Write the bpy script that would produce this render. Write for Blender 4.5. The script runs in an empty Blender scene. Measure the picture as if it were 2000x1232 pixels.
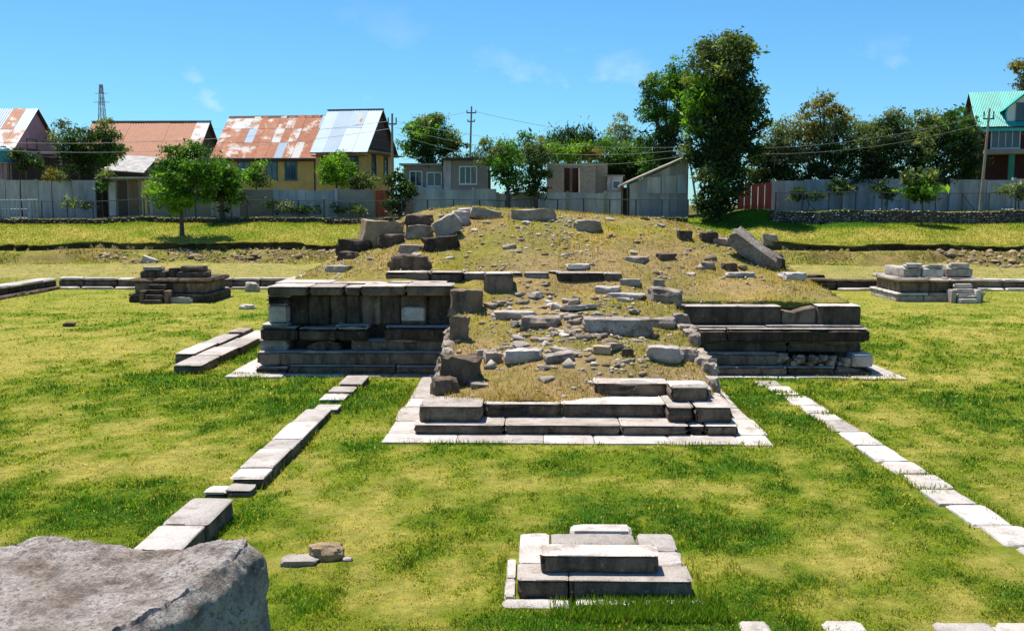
import bpy, bmesh, math, random
import numpy as np
from mathutils import Vector, Matrix, Euler

R = math.radians
SC = bpy.context.scene
COL = SC.collection

# ------------------------------------------------------------------ camera, sky, sun, exposure
CAM_H = 4.75
cam_data = bpy.data.cameras.new("camera")
cam = bpy.data.objects.new("camera", cam_data)
COL.objects.link(cam)
cam.location = (0, 0, CAM_H)
PITCH = math.atan(216 / 2000)
YAW = math.atan(40 / 2000 * math.cos(PITCH))
cam.rotation_euler = (math.pi / 2 - PITCH, 0, YAW)
cam_data.sensor_width = 36
cam_data.lens = 36
cam_data.clip_start = 0.1
cam_data.clip_end = 6000
SC.camera = cam

SUN_DIR = Vector((-0.25, 0.29, 0.925)).normalized()      # towards the sun: behind the ruin, a little to its left
SUN_EL = math.asin(SUN_DIR.z)
SUN_AZ = math.atan2(SUN_DIR.x, SUN_DIR.y)
world = bpy.data.worlds.new("World")
SC.world = world
world.use_nodes = True
wn, wl = world.node_tree.nodes, world.node_tree.links
wn.clear()
w_out = wn.new("ShaderNodeOutputWorld")
w_bg = wn.new("ShaderNodeBackground")
w_bg.inputs[1].default_value = 0.078
w_sky = wn.new("ShaderNodeTexSky")
w_sky.sky_type = 'NISHITA'
w_sky.sun_disc = False
w_sky.sun_elevation = SUN_EL
w_sky.sun_rotation = SUN_AZ
w_sky.altitude = 1600
w_sky.air_density = 1.25
w_sky.dust_density = 0.35
w_sky.ozone_density = 6.0
w_tint = wn.new("ShaderNodeMix"); w_tint.data_type = 'RGBA'; w_tint.blend_type = 'MULTIPLY'
w_tint.inputs[0].default_value = 1.0
w_tint.inputs[7].default_value = (0.58, 1.0, 1.20, 1)
wl.new(w_sky.outputs[0], w_tint.inputs[6])
# thin streaky cloud over the whole sky
w_tc = wn.new("ShaderNodeTexCoord")
w_map = wn.new("ShaderNodeMapping"); w_map.inputs['Scale'].default_value = (9, 9, 14); w_map.inputs['Location'].default_value = (3.3, 1.7, 0.4)
wl.new(w_tc.outputs['Generated'], w_map.inputs[0])
w_noise = wn.new("ShaderNodeTexNoise"); w_noise.inputs['Scale'].default_value = 1.0
w_noise.inputs['Detail'].default_value = 7; w_noise.inputs['Roughness'].default_value = 0.58
wl.new(w_map.outputs[0], w_noise.inputs['Vector'])
w_ramp = wn.new("ShaderNodeValToRGB")
w_ramp.color_ramp.elements[0].position = 0.60; w_ramp.color_ramp.elements[0].color = (0, 0, 0, 1)
w_ramp.color_ramp.elements[1].position = 0.82; w_ramp.color_ramp.elements[1].color = (0.75, 0.75, 0.75, 1)
wl.new(w_noise.outputs[0], w_ramp.inputs[0])
w_cl = wn.new("ShaderNodeMix"); w_cl.data_type = 'RGBA'
w_sep = wn.new("ShaderNodeSeparateXYZ"); wl.new(w_tc.outputs['Generated'], w_sep.inputs[0])
w_low = wn.new("ShaderNodeMapRange"); w_low.interpolation_type = 'SMOOTHSTEP'
for _i, _v in ((1, 0.06), (2, 0.17), (3, 1.0), (4, 0.12)): w_low.inputs[_i].default_value = _v     # cloud banks lie low over the valley
wl.new(w_sep.outputs[2], w_low.inputs[0])
w_mul = wn.new("ShaderNodeMath"); w_mul.operation = 'MULTIPLY'
wl.new(w_ramp.outputs[0], w_mul.inputs[0]); wl.new(w_low.outputs[0], w_mul.inputs[1])
wl.new(w_mul.outputs[0], w_cl.inputs[0])
wl.new(w_tint.outputs[2], w_cl.inputs[6])
w_cl.inputs[7].default_value = (10.0, 10.2, 10.4, 1)
wl.new(w_cl.outputs[2], w_bg.inputs[0])
wl.new(w_bg.outputs[0], w_out.inputs[0])

sun_data = bpy.data.lights.new("sun", 'SUN')
sun_data.energy = 5.0
sun_data.angle = R(0.5)
sun_data.color = (1.0, 0.95, 0.86)
sun = bpy.data.objects.new("sun", sun_data)
COL.objects.link(sun)
sun.location = SUN_DIR * 200
sun.rotation_euler = (-SUN_DIR).to_track_quat('-Z', 'Y').to_euler()

SC.view_settings.view_transform = 'Standard'
SC.view_settings.look = 'None'
SC.view_settings.exposure = 0.65
SC.view_settings.gamma = 1.0
SC.view_settings.use_curve_mapping = False
try:
    SC.cycles.max_bounces = 6
    SC.cycles.diffuse_bounces = 3
    SC.cycles.transmission_bounces = 3
    SC.cycles.transparent_max_bounces = 4
except Exception:
    pass

# ------------------------------------------------------------------ surveying helpers (photo sight line -> place in the world)
CAM_ROT = cam.rotation_euler.to_matrix()
def sight(px, py):
    return CAM_ROT @ Vector(((px - 1000) / 2000, -(py - 616) / 2000, -1))
def gp(px, py, z=0.0):                    # point on the level z
    d = sight(px, py); t = (z - CAM_H) / d.z
    return Vector((d.x * t, d.y * t, z))
def at(px, py, Y):                        # point at the distance Y
    d = sight(px, py); t = Y / d.y
    return Vector((d.x * t, Y, CAM_H + d.z * t))
def X(px, Y, py=500): return at(px, py, Y).x
def Z(py, Y, px=1000): return at(px, py, Y).z

# ------------------------------------------------------------------ numpy noise
def _hash(ix, iy, iz, seed):
    h = (ix * 374761393 + iy * 668265263 + iz * 2147483647 + seed * 1274126177) & 0xffffffff
    h = ((h ^ (h >> 13)) * 1274126177) & 0xffffffff
    h = ((h ^ (h >> 16)) * 2246822519) & 0xffffffff
    return ((h ^ (h >> 15)) & 0xffffff) / float(0xffffff)
def vnoise(x, y, z=0.0, seed=0):
    x, y, z = np.broadcast_arrays(np.asarray(x, float), np.asarray(y, float), np.asarray(z, float))
    fx, fy, fz = np.floor(x), np.floor(y), np.floor(z)
    ix, iy, iz = fx.astype(np.int64), fy.astype(np.int64), fz.astype(np.int64)
    u, v, w = x - fx, y - fy, z - fz
    u, v, w = u*u*(3-2*u), v*v*(3-2*v), w*w*(3-2*w)
    def c(a, b, d): return _hash(ix + a, iy + b, iz + d, seed)
    x00 = c(0,0,0)*(1-u)+c(1,0,0)*u; x10 = c(0,1,0)*(1-u)+c(1,1,0)*u
    x01 = c(0,0,1)*(1-u)+c(1,0,1)*u; x11 = c(0,1,1)*(1-u)+c(1,1,1)*u
    return ((x00*(1-v)+x10*v)*(1-w) + (x01*(1-v)+x11*v)*w) * 2 - 1
def fbm(x, y, z=0.0, seed=0, octs=4, gain=0.5):
    s = 0; a = 1; t = 0; f = 1
    for i in range(octs):
        s = s + a * vnoise(np.asarray(x)*f, np.asarray(y)*f, np.asarray(z)*f, seed + i*17); t += a; a *= gain; f *= 2.03
    return s / t
def sstep(a, b, v):
    t = np.clip((v - a) / (b - a), 0, 1); return t*t*(3-2*t)

# ------------------------------------------------------------------ object helpers
def mesh_obj(name, verts, faces, mat, parent=None, smooth=None):
    me = bpy.data.meshes.new(name)
    me.from_pydata([tuple(map(float, v)) for v in verts], [], [tuple(map(int, f)) for f in faces])
    return link_mesh(name, me, mat, parent, smooth)
def link_mesh(name, me, mat, parent=None, smooth=None):
    if mat is not None and len(me.materials) == 0: me.materials.append(mat)
    if smooth is not None:
        me.polygons.foreach_set("use_smooth", [True] * len(me.polygons))
        me.set_sharp_from_angle(angle=R(smooth))
    me.update()
    o = bpy.data.objects.new(name, me); COL.objects.link(o)
    if parent is not None: o.parent = parent
    return o
def np_mesh(name, verts, faces, mat, colors=None, smooth=False):
    """verts (n,3), faces (m,k) numpy arrays"""
    me = bpy.data.meshes.new(name)
    m, k = faces.shape
    me.vertices.add(len(verts)); me.vertices.foreach_set("co", np.ascontiguousarray(verts, np.float32).ravel())
    me.loops.add(m*k); me.loops.foreach_set("vertex_index", np.ascontiguousarray(faces, np.int32).ravel())
    me.polygons.add(m)
    me.polygons.foreach_set("loop_start", np.arange(0, m*k, k, dtype=np.int32))
    me.polygons.foreach_set("loop_total", np.full(m, k, np.int32))
    if smooth: me.polygons.foreach_set("use_smooth", np.ones(m, bool))
    if colors is not None:
        ca = me.color_attributes.new("Col", 'FLOAT_COLOR', 'POINT')
        c4 = np.ones((len(verts), 4), np.float32); c4[:, :colors.shape[1]] = colors
        ca.data.foreach_set("color", c4.ravel())
    me.update(calc_edges=True)
    if mat is not None: me.materials.append(mat)
    return me
def tag(o, label, cat, group=None, kind=None):
    o["label"] = label
    if cat: o["category"] = cat
    if group: o["group"] = group
    if kind: o["kind"] = kind
    return o
def thing(name, label, cat, loc=(0,0,0), rz=0.0, group=None):
    o = bpy.data.objects.new(name, None); o.empty_display_size = 0.2
    COL.objects.link(o); o.location = loc; o.rotation_euler = (0, 0, rz)
    return tag(o, label, cat, group)
def struct(o, label=None):
    o["kind"] = "structure"
    if label: o["label"] = label
    return o

BOXF = [(0,3,2,1),(4,5,6,7),(0,1,5,4),(1,2,6,5),(2,3,7,6),(3,0,4,7)]
def box_vf(x0,x1,y0,y1,z0,z1):
    return [(x0,y0,z0),(x1,y0,z0),(x1,y1,z0),(x0,y1,z0),(x0,y0,z1),(x1,y0,z1),(x1,y1,z1),(x0,y1,z1)], BOXF
def box(name, x0,x1,y0,y1,z0,z1, mat, parent=None):
    v, f = box_vf(x0,x1,y0,y1,z0,z1)
    return mesh_obj(name, v, f, mat, parent)
class MB:
    def __init__(s): s.v=[]; s.f=[]
    def add(s, v, f):
        n=len(s.v); s.v += [tuple(p) for p in v]; s.f += [tuple(i+n for i in q) for q in f]; return s
    def box(s, *a): return s.add(*box_vf(*a))
    def tube(s, pts, rads, seg=7, cap=True):
        pts=[Vector(p) for p in pts]; n=len(pts); vs=[]; fs=[]
        if not hasattr(rads,'__len__'): rads=[rads]*n
        up=None
        for i,p in enumerate(pts):
            d=(pts[min(i+1,n-1)]-pts[max(i-1,0)]).normalized()
            if up is None:
                up = Vector((1,0,0)) if abs(d.x)<.8 else Vector((0,1,0))
            a=(up-d*up.dot(d)).normalized(); up=a; b=d.cross(a)
            for k in range(seg):
                t=2*math.pi*k/seg; vs.append(p+(a*math.cos(t)+b*math.sin(t))*rads[i])
        for i in range(n-1):
            for k in range(seg):
                k2=(k+1)%seg; fs.append((i*seg+k,i*seg+k2,(i+1)*seg+k2,(i+1)*seg+k))
        if cap:
            fs.append(tuple(range(seg))[::-1]); fs.append(tuple((n-1)*seg+k for k in range(seg)))
        return s.add(vs,fs)
    def build(s, name, mat, parent=None, smooth=None): return mesh_obj(name, s.v, s.f, mat, parent, smooth)

def grid_box(nx, ny, nz):
    """surface grid of the cube [-1,1]^3"""
    idx={}; V=[]; F=[]
    def vid(i,j,k):
        q=(i,j,k)
        if q not in idx:
            idx[q]=len(V); V.append((2*i/nx-1, 2*j/ny-1, 2*k/nz-1))
        return idx[q]
    for i in range(nx):
        for j in range(ny):
            F.append((vid(i,j,0),vid(i,j+1,0),vid(i+1,j+1,0),vid(i+1,j,0)))
            F.append((vid(i,j,nz),vid(i+1,j,nz),vid(i+1,j+1,nz),vid(i,j+1,nz)))
    for i in range(nx):
        for k in range(nz):
            F.append((vid(i,0,k),vid(i+1,0,k),vid(i+1,0,k+1),vid(i,0,k+1)))
            F.append((vid(i,ny,k),vid(i,ny,k+1),vid(i+1,ny,k+1),vid(i+1,ny,k)))
    for j in range(ny):
        for k in range(nz):
            F.append((vid(0,j,k),vid(0,j,k+1),vid(0,j+1,k+1),vid(0,j+1,k)))
            F.append((vid(nx,j,k),vid(nx,j+1,k),vid(nx,j+1,k+1),vid(nx,j,k+1)))
    return np.array(V,float), F
SEED=[0]
def blk(name, x0,x1,y0,y1,z0,z1, mat, parent=None, chip=0.035, cell=0.28, rnd=None, sag=None, joint=0.006):
    """dressed but weathered ashlar: a box with worn arrises, chips and uneven faces"""
    SEED[0]+=1; sd=SEED[0]
    x0+=joint; x1-=joint
    lx,ly,lz=x1-x0,y1-y0,z1-z0
    nx=max(3,min(22,int(lx/cell)+2)); ny=max(2,min(5,int(ly/cell)+1)); nz=max(2,min(4,int(lz/0.16)+1))
    V,F=grid_box(nx,ny,nz)
    # pull the outermost rows close to the arris so the wear stays at the edges
    for a,(n,l) in enumerate(((nx,lx),(ny,ly),(nz,lz))):
        e=min(0.35,0.05/(l/2)+0.02)
        c=V[:,a]; inner=np.abs(c)<0.999
        if n>2:
            m=(1-2.0/n); c2=c.copy(); c2[inner]=c[inner]/m*(1-e); V[:,a]=c2
    P=np.stack([x0+(V[:,0]+1)/2*lx, y0+(V[:,1]+1)/2*ly, z0+(V[:,2]+1)/2*lz],1)
    edge=(np.abs(V)>0.999).sum(1)
    n1=fbm(P[:,0]*2.6+sd*7.1,P[:,1]*2.6,P[:,2]*2.6,seed=sd,octs=3)
    n2=fbm(P[:,0]*1.1+sd*3.3,P[:,1]*1.1,P[:,2]*1.1,seed=sd+5,octs=2)
    ctr=np.array([(x0+x1)/2,(y0+y1)/2,(z0+z1)/2])
    out=np.sign(V)*(np.abs(V)>0.999)
    wear=np.where(edge>=2,0.3*chip+np.clip(n1,0,1)*chip*2.2,0)+np.where(edge>=3,0.35*chip+np.clip(n2+.2,0,1)*chip*2.0,0)
    P-=out*wear[:,None]
    P+=out*(n1*chip*0.25)[:,None]*(edge==1)[:,None]
    if sag is not None:
        top=V[:,2]>0.3
        P[:,2]-=np.where(top,sag(P[:,0]),0)
    if rnd:
        # roll moulding: round the outer (-y) face
        t=V[:,2]; r=rnd
        P[:,1]+=np.where(V[:,1]<0, r*(1-np.sqrt(np.clip(1-(t*0.97)**2,0,1))),0)
    return mesh_obj(name,P,F,mat,parent,smooth=32)

def rock_mesh(name, w,d,h, seed, boxy=0.7, n=6, amp=0.10, tilt_top=0.0):
    V,F=grid_box(n,n,max(3,n-2))
    q=V/np.linalg.norm(V,axis=1)[:,None]*1.22
    P=q*(1-boxy)+V*boxy
    a=fbm(P[:,0]*1.1+seed*5.7,P[:,1]*1.1,P[:,2]*1.1,seed=seed,octs=3)
    b=fbm(P[:,0]*3.1+seed*2.7,P[:,1]*3.1,P[:,2]*3.1,seed=seed+9,octs=2)
    # cleavage: push parts of the stone in flat steps
    c3=fbm(P[:,0]*6+seed,P[:,1]*6,P[:,2]*6,seed=seed+19,octs=2)
    P=P*(1+amp*1.9*np.round(a*3)/3+amp*0.8*b+amp*0.35*c3)[:,None]
    sx=fbm(P[:,2]*1.0+seed,P[:,1],0,seed=seed+3,octs=1)
    P[:,0]+=amp*1.2*sx; P[:,2]*=1+0.15*amp*a
    P[:,2]+=tilt_top*P[:,0]*(P[:,2]>0)
    P*=np.array([w/2,d/2,h/2])/1.0
    P[:,2]+=h/2
    me=bpy.data.meshes.new(name); me.from_pydata([tuple(p) for p in P],[],F)
    return me

# ------------------------------------------------------------------ materials
def new_mat(name):
    m=bpy.data.materials.new(name); m.use_nodes=True
    n,l=m.node_tree.nodes,m.node_tree.links
    return m,n,l,n["Principled BSDF"]
def ramp(n,stops,interp='LINEAR'):
    r=n.new("ShaderNodeValToRGB"); e=r.color_ramp.elements; r.color_ramp.interpolation=interp
    while len(e)<len(stops): e.new(0.5)
    for i,(p,c) in enumerate(stops):
        e[i].position=p; e[i].color=(*c,1) if len(c)==3 else c
    return r
def pos_noise(n,l,scale,detail=5,rough=0.6,stretch=(1,1,1),obj_jitter=False):
    g=n.new("ShaderNodeNewGeometry"); mp=n.new("ShaderNodeMapping")
    mp.inputs['Scale'].default_value=stretch
    l.new(g.outputs['Position'],mp.inputs[0])
    t=n.new("ShaderNodeTexNoise"); t.inputs['Scale'].default_value=scale
    t.inputs['Detail'].default_value=detail; t.inputs['Roughness'].default_value=rough
    l.new(mp.outputs[0],t.inputs['Vector']); return t
def mixc(n,l,fac,a,b,mode='MIX'):
    m=n.new("ShaderNodeMix"); m.data_type='RGBA'; m.blend_type=mode
    for i,v in ((0,fac),(6,a),(7,b)):
        if isinstance(v,(int,float)): m.inputs[i].default_value=v
        elif isinstance(v,tuple): m.inputs[i].default_value=(*v,1)
        else: l.new(v,m.inputs[i])
    return m.outputs[2]
def bump(n,l,h,strength,dist,b):
    bp=n.new("ShaderNodeBump"); bp.inputs['Strength'].default_value=strength; bp.inputs['Distance'].default_value=dist
    l.new(h,bp.inputs['Height']); l.new(bp.outputs[0],b.inputs['Normal'])

def stone_mat(name, pale, mid, crust, crust_amt=0.5, grain=0.03, streak=True, speck=0):
    """old limestone: pale clean stone, brown-grey weathering, black lichen crust in blotches and runs"""
    m,n,l,b=new_mat(name)
    n1=pos_noise(n,l,1.7,6,0.62)
    base=ramp(n,[(0.30,mid),(0.62,pale)]); l.new(n1.outputs[0],base.inputs[0])
    n2=pos_noise(n,l,2.3,8,0.70,(1.6,1.6,0.55) if streak else (1,1,1))
    lo=0.66-0.30*crust_amt
    cr=ramp(n,[(lo-0.06,(0,0,0)),(lo+0.20,(1,1,1))]); l.new(n2.outputs[0],cr.inputs[0])
    c=mixc(n,l,cr.outputs[0],base.outputs[0],crust)
    n3=pos_noise(n,l,38,4,0.7)
    fine=ramp(n,[(0.25,(0.62,0.60,0.58)),(0.7,(1.12,1.12,1.12))]); l.new(n3.outputs[0],fine.inputs[0])
    c=mixc(n,l,1.0,c,fine.outputs[0],'MULTIPLY')
    if speck:
        n5=pos_noise(n,l,speck,8,0.78); sp=ramp(n,[(0.53,(0,0,0)),(0.58,(1,1,1))]); l.new(n5.outputs[0],sp.inputs[0])
        c=mixc(n,l,sp.outputs[0],c,tuple(v*.55 for v in mid))
    n6=pos_noise(n,l,7.5,6,0.75); li=ramp(n,[(0.60,(0,0,0)),(0.70,(1,1,1))]); l.new(n6.outputs[0],li.inputs[0])
    c=mixc(n,l,li.outputs[0],c,tuple(min(.62,v*1.5+.03) for v in pale))
    oi=n.new("ShaderNodeObjectInfo")
    tone=ramp(n,[(0,(0.66,0.63,0.60)),(1,(1.14,1.12,1.10))]); l.new(oi.outputs['Random'],tone.inputs[0])
    c=mixc(n,l,1.0,c,tone.outputs[0],'MULTIPLY')
    l.new(c,b.inputs['Base Color']); b.inputs['Roughness'].default_value=0.93
    b.inputs['Specular IOR Level'].default_value=0.25
    n4=pos_noise(n,l,14,8,0.72)
    bump(n,l,n4.outputs[0],0.85,grain,b)
    return m
M_WALL =stone_mat("weathered_shaded_ashlar",(0.30,0.225,0.168),(0.155,0.110,0.080),(0.050,0.034,0.025),0.48,0.07)  # weathered stone, darkened further so upright faces carry painted shade
M_DARK =stone_mat("blackened_shaded_stone",(0.17,0.125,0.095),(0.072,0.050,0.038),(0.022,0.016,0.013),0.55,0.07)  # lichen-black stone with shade also put into its tone
M_LIT_TOP  =stone_mat("painted_sunlit_top",(0.64,0.59,0.55),(0.44,0.375,0.325),(0.16,0.115,0.085),0.26,0.03,False)  # paler copy of the stone, sunlit tops put into its colour
M_PALE =stone_mat("bleached_stone",(0.60,0.55,0.51),(0.36,0.295,0.245),(0.12,0.09,0.07),0.30,0.06,False)
M_SLAB =stone_mat("paving_stone",(0.60,0.565,0.54),(0.45,0.40,0.36),(0.19,0.145,0.105),0.28,0.03,False)
M_ROCK =stone_mat("loose_fieldstone",(0.54,0.465,0.39),(0.28,0.21,0.155),(0.075,0.052,0.038),0.40,0.07,False)
M_BOULDER=stone_mat("pitted_boulder",(0.74,0.68,0.64),(0.48,0.385,0.315),(0.11,0.07,0.05),0.46,0.26,False,15)
M_TAN  =stone_mat("tan_rock",(0.50,0.38,0.24),(0.36,0.25,0.15),(0.14,0.10,0.07),0.25,0.05,False)

def attr_col(n,name="Col"):
    a=n.new("ShaderNodeVertexColor"); a.layer_name=name; return a
def ground_mat():
    m,n,l,b=new_mat("turf_soil")
    a=attr_col(n)
    n1=pos_noise(n,l,5.5,6,0.7)
    f=ramp(n,[(0.28,(0.55,0.58,0.50)),(0.72,(1.28,1.24,1.15))]); l.new(n1.outputs[0],f.inputs[0])
    c=mixc(n,l,1.0,a.outputs[0],f.outputs[0],'MULTIPLY')
    n2=pos_noise(n,l,1.1,5,0.65)
    f2=ramp(n,[(0.35,(0.80,0.86,0.74)),(0.65,(1.14,1.10,1.10))]); l.new(n2.outputs[0],f2.inputs[0])
    c=mixc(n,l,1.0,c,f2.outputs[0],'MULTIPLY')
    l.new(c,b.inputs['Base Color']); b.inputs['Roughness'].default_value=1.0; b.inputs['Specular IOR Level'].default_value=0.1
    n3=pos_noise(n,l,22,5,0.75); bump(n,l,n3.outputs[0],0.9,0.06,b)
    return m
M_GROUND=ground_mat()
def leaf_mat(name, trans=0.35, rough=0.6):
    m=bpy.data.materials.new(name); m.use_nodes=True
    n,l=m.node_tree.nodes,m.node_tree.links
    b=n["Principled BSDF"]; out=n["Material Output"]
    a=attr_col(n)
    l.new(a.outputs[0],b.inputs['Base Color']); b.inputs['Roughness'].default_value=rough
    b.inputs['Specular IOR Level'].default_value=0.5 if rough<.5 else 0.25
    t=n.new("ShaderNodeBsdfTranslucent")
    tc=mixc(n,l,1.0,a.outputs[0],(1.5,1.45,0.55),'MULTIPLY'); l.new(tc,t.inputs[0])
    mx=n.new("ShaderNodeMixShader"); mx.inputs[0].default_value=trans
    l.new(b.outputs[0],mx.inputs[1]); l.new(t.outputs[0],mx.inputs[2]); l.new(mx.outputs[0],out.inputs[0])
    return m
M_GRASS=leaf_mat("grass_blade",0.40,0.7)
M_LEAF=leaf_mat("tree_leaf",0.42,0.52)
def bark_mat():
    m,n,l,b=new_mat("bark")
    t=pos_noise(n,l,6,6,0.7,(3,3,0.6)); c=ramp(n,[(0.3,(0.035,0.026,0.02)),(0.7,(0.14,0.11,0.085))]); l.new(t.outputs[0],c.inputs[0])
    l.new(c.outputs[0],b.inputs['Base Color']); b.inputs['Roughness'].default_value=0.95
    bump(n,l,t.outputs[0],0.8,0.05,b); return m
M_BARK=bark_mat()
def plain(name,col,rough=0.8,metal=0.0,var=0.25,scale=1.2,stretch=(1,1,1),spec=0.3):
    m,n,l,b=new_mat(name)
    t=pos_noise(n,l,scale,6,0.65,stretch)
    lo=tuple(x*(1-var) for x in col); hi=tuple(min(1,x*(1+var)) for x in col)
    r=ramp(n,[(0.3,lo),(0.7,hi)]); l.new(t.outputs[0],r.inputs[0])
    oi=n.new("ShaderNodeObjectInfo"); tn=ramp(n,[(0,(0.86,0.86,0.86)),(1,(1.1,1.1,1.1))]); l.new(oi.outputs['Random'],tn.inputs[0])
    l.new(mixc(n,l,1.0,r.outputs[0],tn.outputs[0],'MULTIPLY'),b.inputs['Base Color'])
    b.inputs['Roughness'].default_value=rough; b.inputs['Metallic'].default_value=metal; b.inputs['Specular IOR Level'].default_value=spec
    bump(n,l,t.outputs[0],0.25,0.03,b)
    return m
def rust_mat(name, rust, rust2, bare, amt, corr_axis=None):
    m,n,l,b=new_mat(name)
    t=pos_noise(n,l,0.55,7,0.7,(1.0,1.0,0.8))
    r0=ramp(n,[(0.3,rust2),(0.7,rust)]); 
    t2=pos_noise(n,l,2.5,5,0.65); l.new(t2.outputs[0],r0.inputs[0])
    lo=0.5+(amt-0.5)*0.5
    k=ramp(n,[(lo-0.03,(0,0,0)),(lo+0.03,(1,1,1))]); l.new(t.outputs[0],k.inputs[0])
    l.new(mixc(n,l,k.outputs[0],r0.outputs[0],bare),b.inputs['Base Color'])
    b.inputs['Roughness'].default_value=0.62; b.inputs['Specular IOR Level'].default_value=0.35
    return m
M_RUST=rust_mat("rusted_iron_sheet",(0.48,0.15,0.050),(0.27,0.085,0.04),(0.62,0.52,0.45),0.62)
M_RUST_B=rust_mat("brown_iron_sheet",(0.42,0.145,0.055),(0.32,0.105,0.045),(0.42,0.24,0.15),0.82)
M_RUST_P=rust_mat("half_rusted_sheet",(0.46,0.20,0.10),(0.36,0.14,0.07),(0.60,0.56,0.52),0.42)
M_ZINC=plain("galvanised_sheet",(0.24,0.35,0.47),0.5,0.0,0.10,0.7)
M_ZINC_L=plain("new_zinc_sheet",(0.38,0.48,0.58),0.5,0.0,0.08,0.7)
M_TEAL=plain("teal_painted_sheet",(0.03,0.36,0.30),0.5,0.0,0.12,0.6)
M_YELLOW=plain("ochre_plaster",(0.72,0.48,0.16),0.9,0,0.18,0.9)
M_PINK=plain("pink_plaster",(0.46,0.27,0.28),0.9,0,0.12,0.8)
M_GREYPL=plain("grey_render",(0.25,0.23,0.20),0.9,0,0.22,0.8)
M_WHITEW=plain("whitewashed_wall",(0.41,0.39,0.375),0.9,0,0.38,1.1,(1.6,1.6,.35))
M_BLUEW=plain("pale_blue_wall",(0.34,0.375,0.41),0.85,0,0.36,1.1,(1.6,1.6,.35))
M_SHEETW=plain("grey_tin_wall",(0.29,0.285,0.30),0.7,0,0.18,0.8,(3,3,0.4))
M_WOOD=plain("dark_timber",(0.075,0.05,0.04),0.85,0,0.35,2.5,(1,1,4))
M_WOODL=plain("brown_timber",(0.20,0.12,0.07),0.85,0,0.3,2.5)
M_POLE=plain("weathered_pole",(0.30,0.25,0.21),0.85,0,0.2,2.5)
M_IRON=plain("dark_iron",(0.06,0.07,0.075),0.6,0.2,0.25,2.0)
M_STEEL=plain("lattice_steel",(0.30,0.24,0.22),0.6,0.3,0.2,2.0)
M_REDG=plain("red_oxide_sheet",(0.36,0.055,0.03),0.6,0,0.3,1.6,(4,4,0.3))
M_WIRE=plain("bare_wire",(0.14,0.14,0.14),0.6,0.4,0.1)
M_WFRAME=plain("painted_frame",(0.10,0.15,0.17),0.7,0,0.2)
M_WFRAME_L=plain("white_painted_frame",(0.62,0.62,0.60),0.7,0,0.1)
M_TANKG=plain("green_tank",(0.02,0.26,0.12),0.5,0,0.1)
M_TANKB=plain("blue_tank",(0.03,0.20,0.24),0.5,0,0.1)
M_MAROON=plain("maroon_brick_wall",(0.055,0.020,0.018),0.9,0,0.25,1.5)
M_GREEND=plain("green_post_paint",(0.03,0.22,0.15),0.7,0,0.1)
def glass_mat(name,col):
    m,n,l,b=new_mat(name); t=pos_noise(n,l,0.8,2,0.5)
    r=ramp(n,[(0.35,tuple(x*.5 for x in col)),(0.65,col)]); l.new(t.outputs[0],r.inputs[0]); l.new(r.outputs[0],b.inputs['Base Color'])
    b.inputs['Roughness'].default_value=0.08; b.inputs['Specular IOR Level'].default_value=0.6; return m
M_GLASS=glass_mat("window_glass",(0.035,0.06,0.075))
M_GLASS_B=glass_mat("blue_pane",(0.06,0.14,0.19))
def brick_mat():
    m,n,l,b=new_mat("rough_brick")
    g=n.new("ShaderNodeTexCoord"); mp=n.new("ShaderNodeMapping"); mp.inputs['Rotation'].default_value=(R(90),0,0)
    l.new(g.outputs['Object'],mp.inputs[0])
    t=n.new("ShaderNodeTexBrick"); t.inputs['Scale'].default_value=2.6
    t.inputs['Color1'].default_value=(0.38,0.29,0.20,1); t.inputs['Color2'].default_value=(0.26,0.19,0.13,1); t.inputs['Mortar'].default_value=(0.46,0.43,0.38,1)
    l.new(mp.outputs[0],t.inputs[0]); l.new(t.outputs[0],b.inputs['Base Color']); b.inputs['Roughness'].default_value=0.95
    return m
M_BRICK=brick_mat()

# ------------------------------------------------------------------ terrain
AX=0.87                      # the temple's axis
WALL_Y=58.0                  # the court's back wall
def edge_y(x):               # line of the broken turf edge of the bank
    return 70.0+2.4*fbm(x*0.10,3.1,seed=4,octs=2)+1.9*fbm(x*0.42,7.7,seed=5,octs=4,gain=.6)
def terr(x,y):
    x=np.asarray(x,float); y=np.asarray(y,float)
    z=0.035*fbm(x*0.22,y*0.22,seed=1,octs=3)-0.02
    flat=sstep(9.5,12,np.hypot((x-AX)*0.9,y-30)*1.0)
    z=z*np.clip(flat,0.15,1)
    out=sstep(WALL_Y+0.35,WALL_Y+0.7,y)*0.55
    z=z+out+sstep(WALL_Y+1,67,y)*0.38
    ey=edge_y(x)
    rough=fbm(x*0.8,y*0.9,seed=8,octs=4)
    bank=sstep(ey-3.6,ey-0.25,y)
    z=z+bank*(0.75+0.12*fbm(x*0.2,2.2,seed=12,octs=2))+0.42*rough*np.sin(np.clip((y-ey+4.2)/4.0,0,1)*math.pi)
    z=z+sstep(ey+0.0,ey+0.16,y)*(0.46+0.20*fbm(x*0.3,1.0,seed=14,octs=3))
    z=z+sstep(ey,77.5,y)*1.22+0.06*fbm(x*0.5,y*0.5,seed=15,octs=3)*sstep(ey,ey+1,y)
    z=z+sstep(77.9,78.6,y)*(0.36+0.55*sstep(12,18,x))
    far=sstep(80,95,y)*0.15
    return z+far
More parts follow.
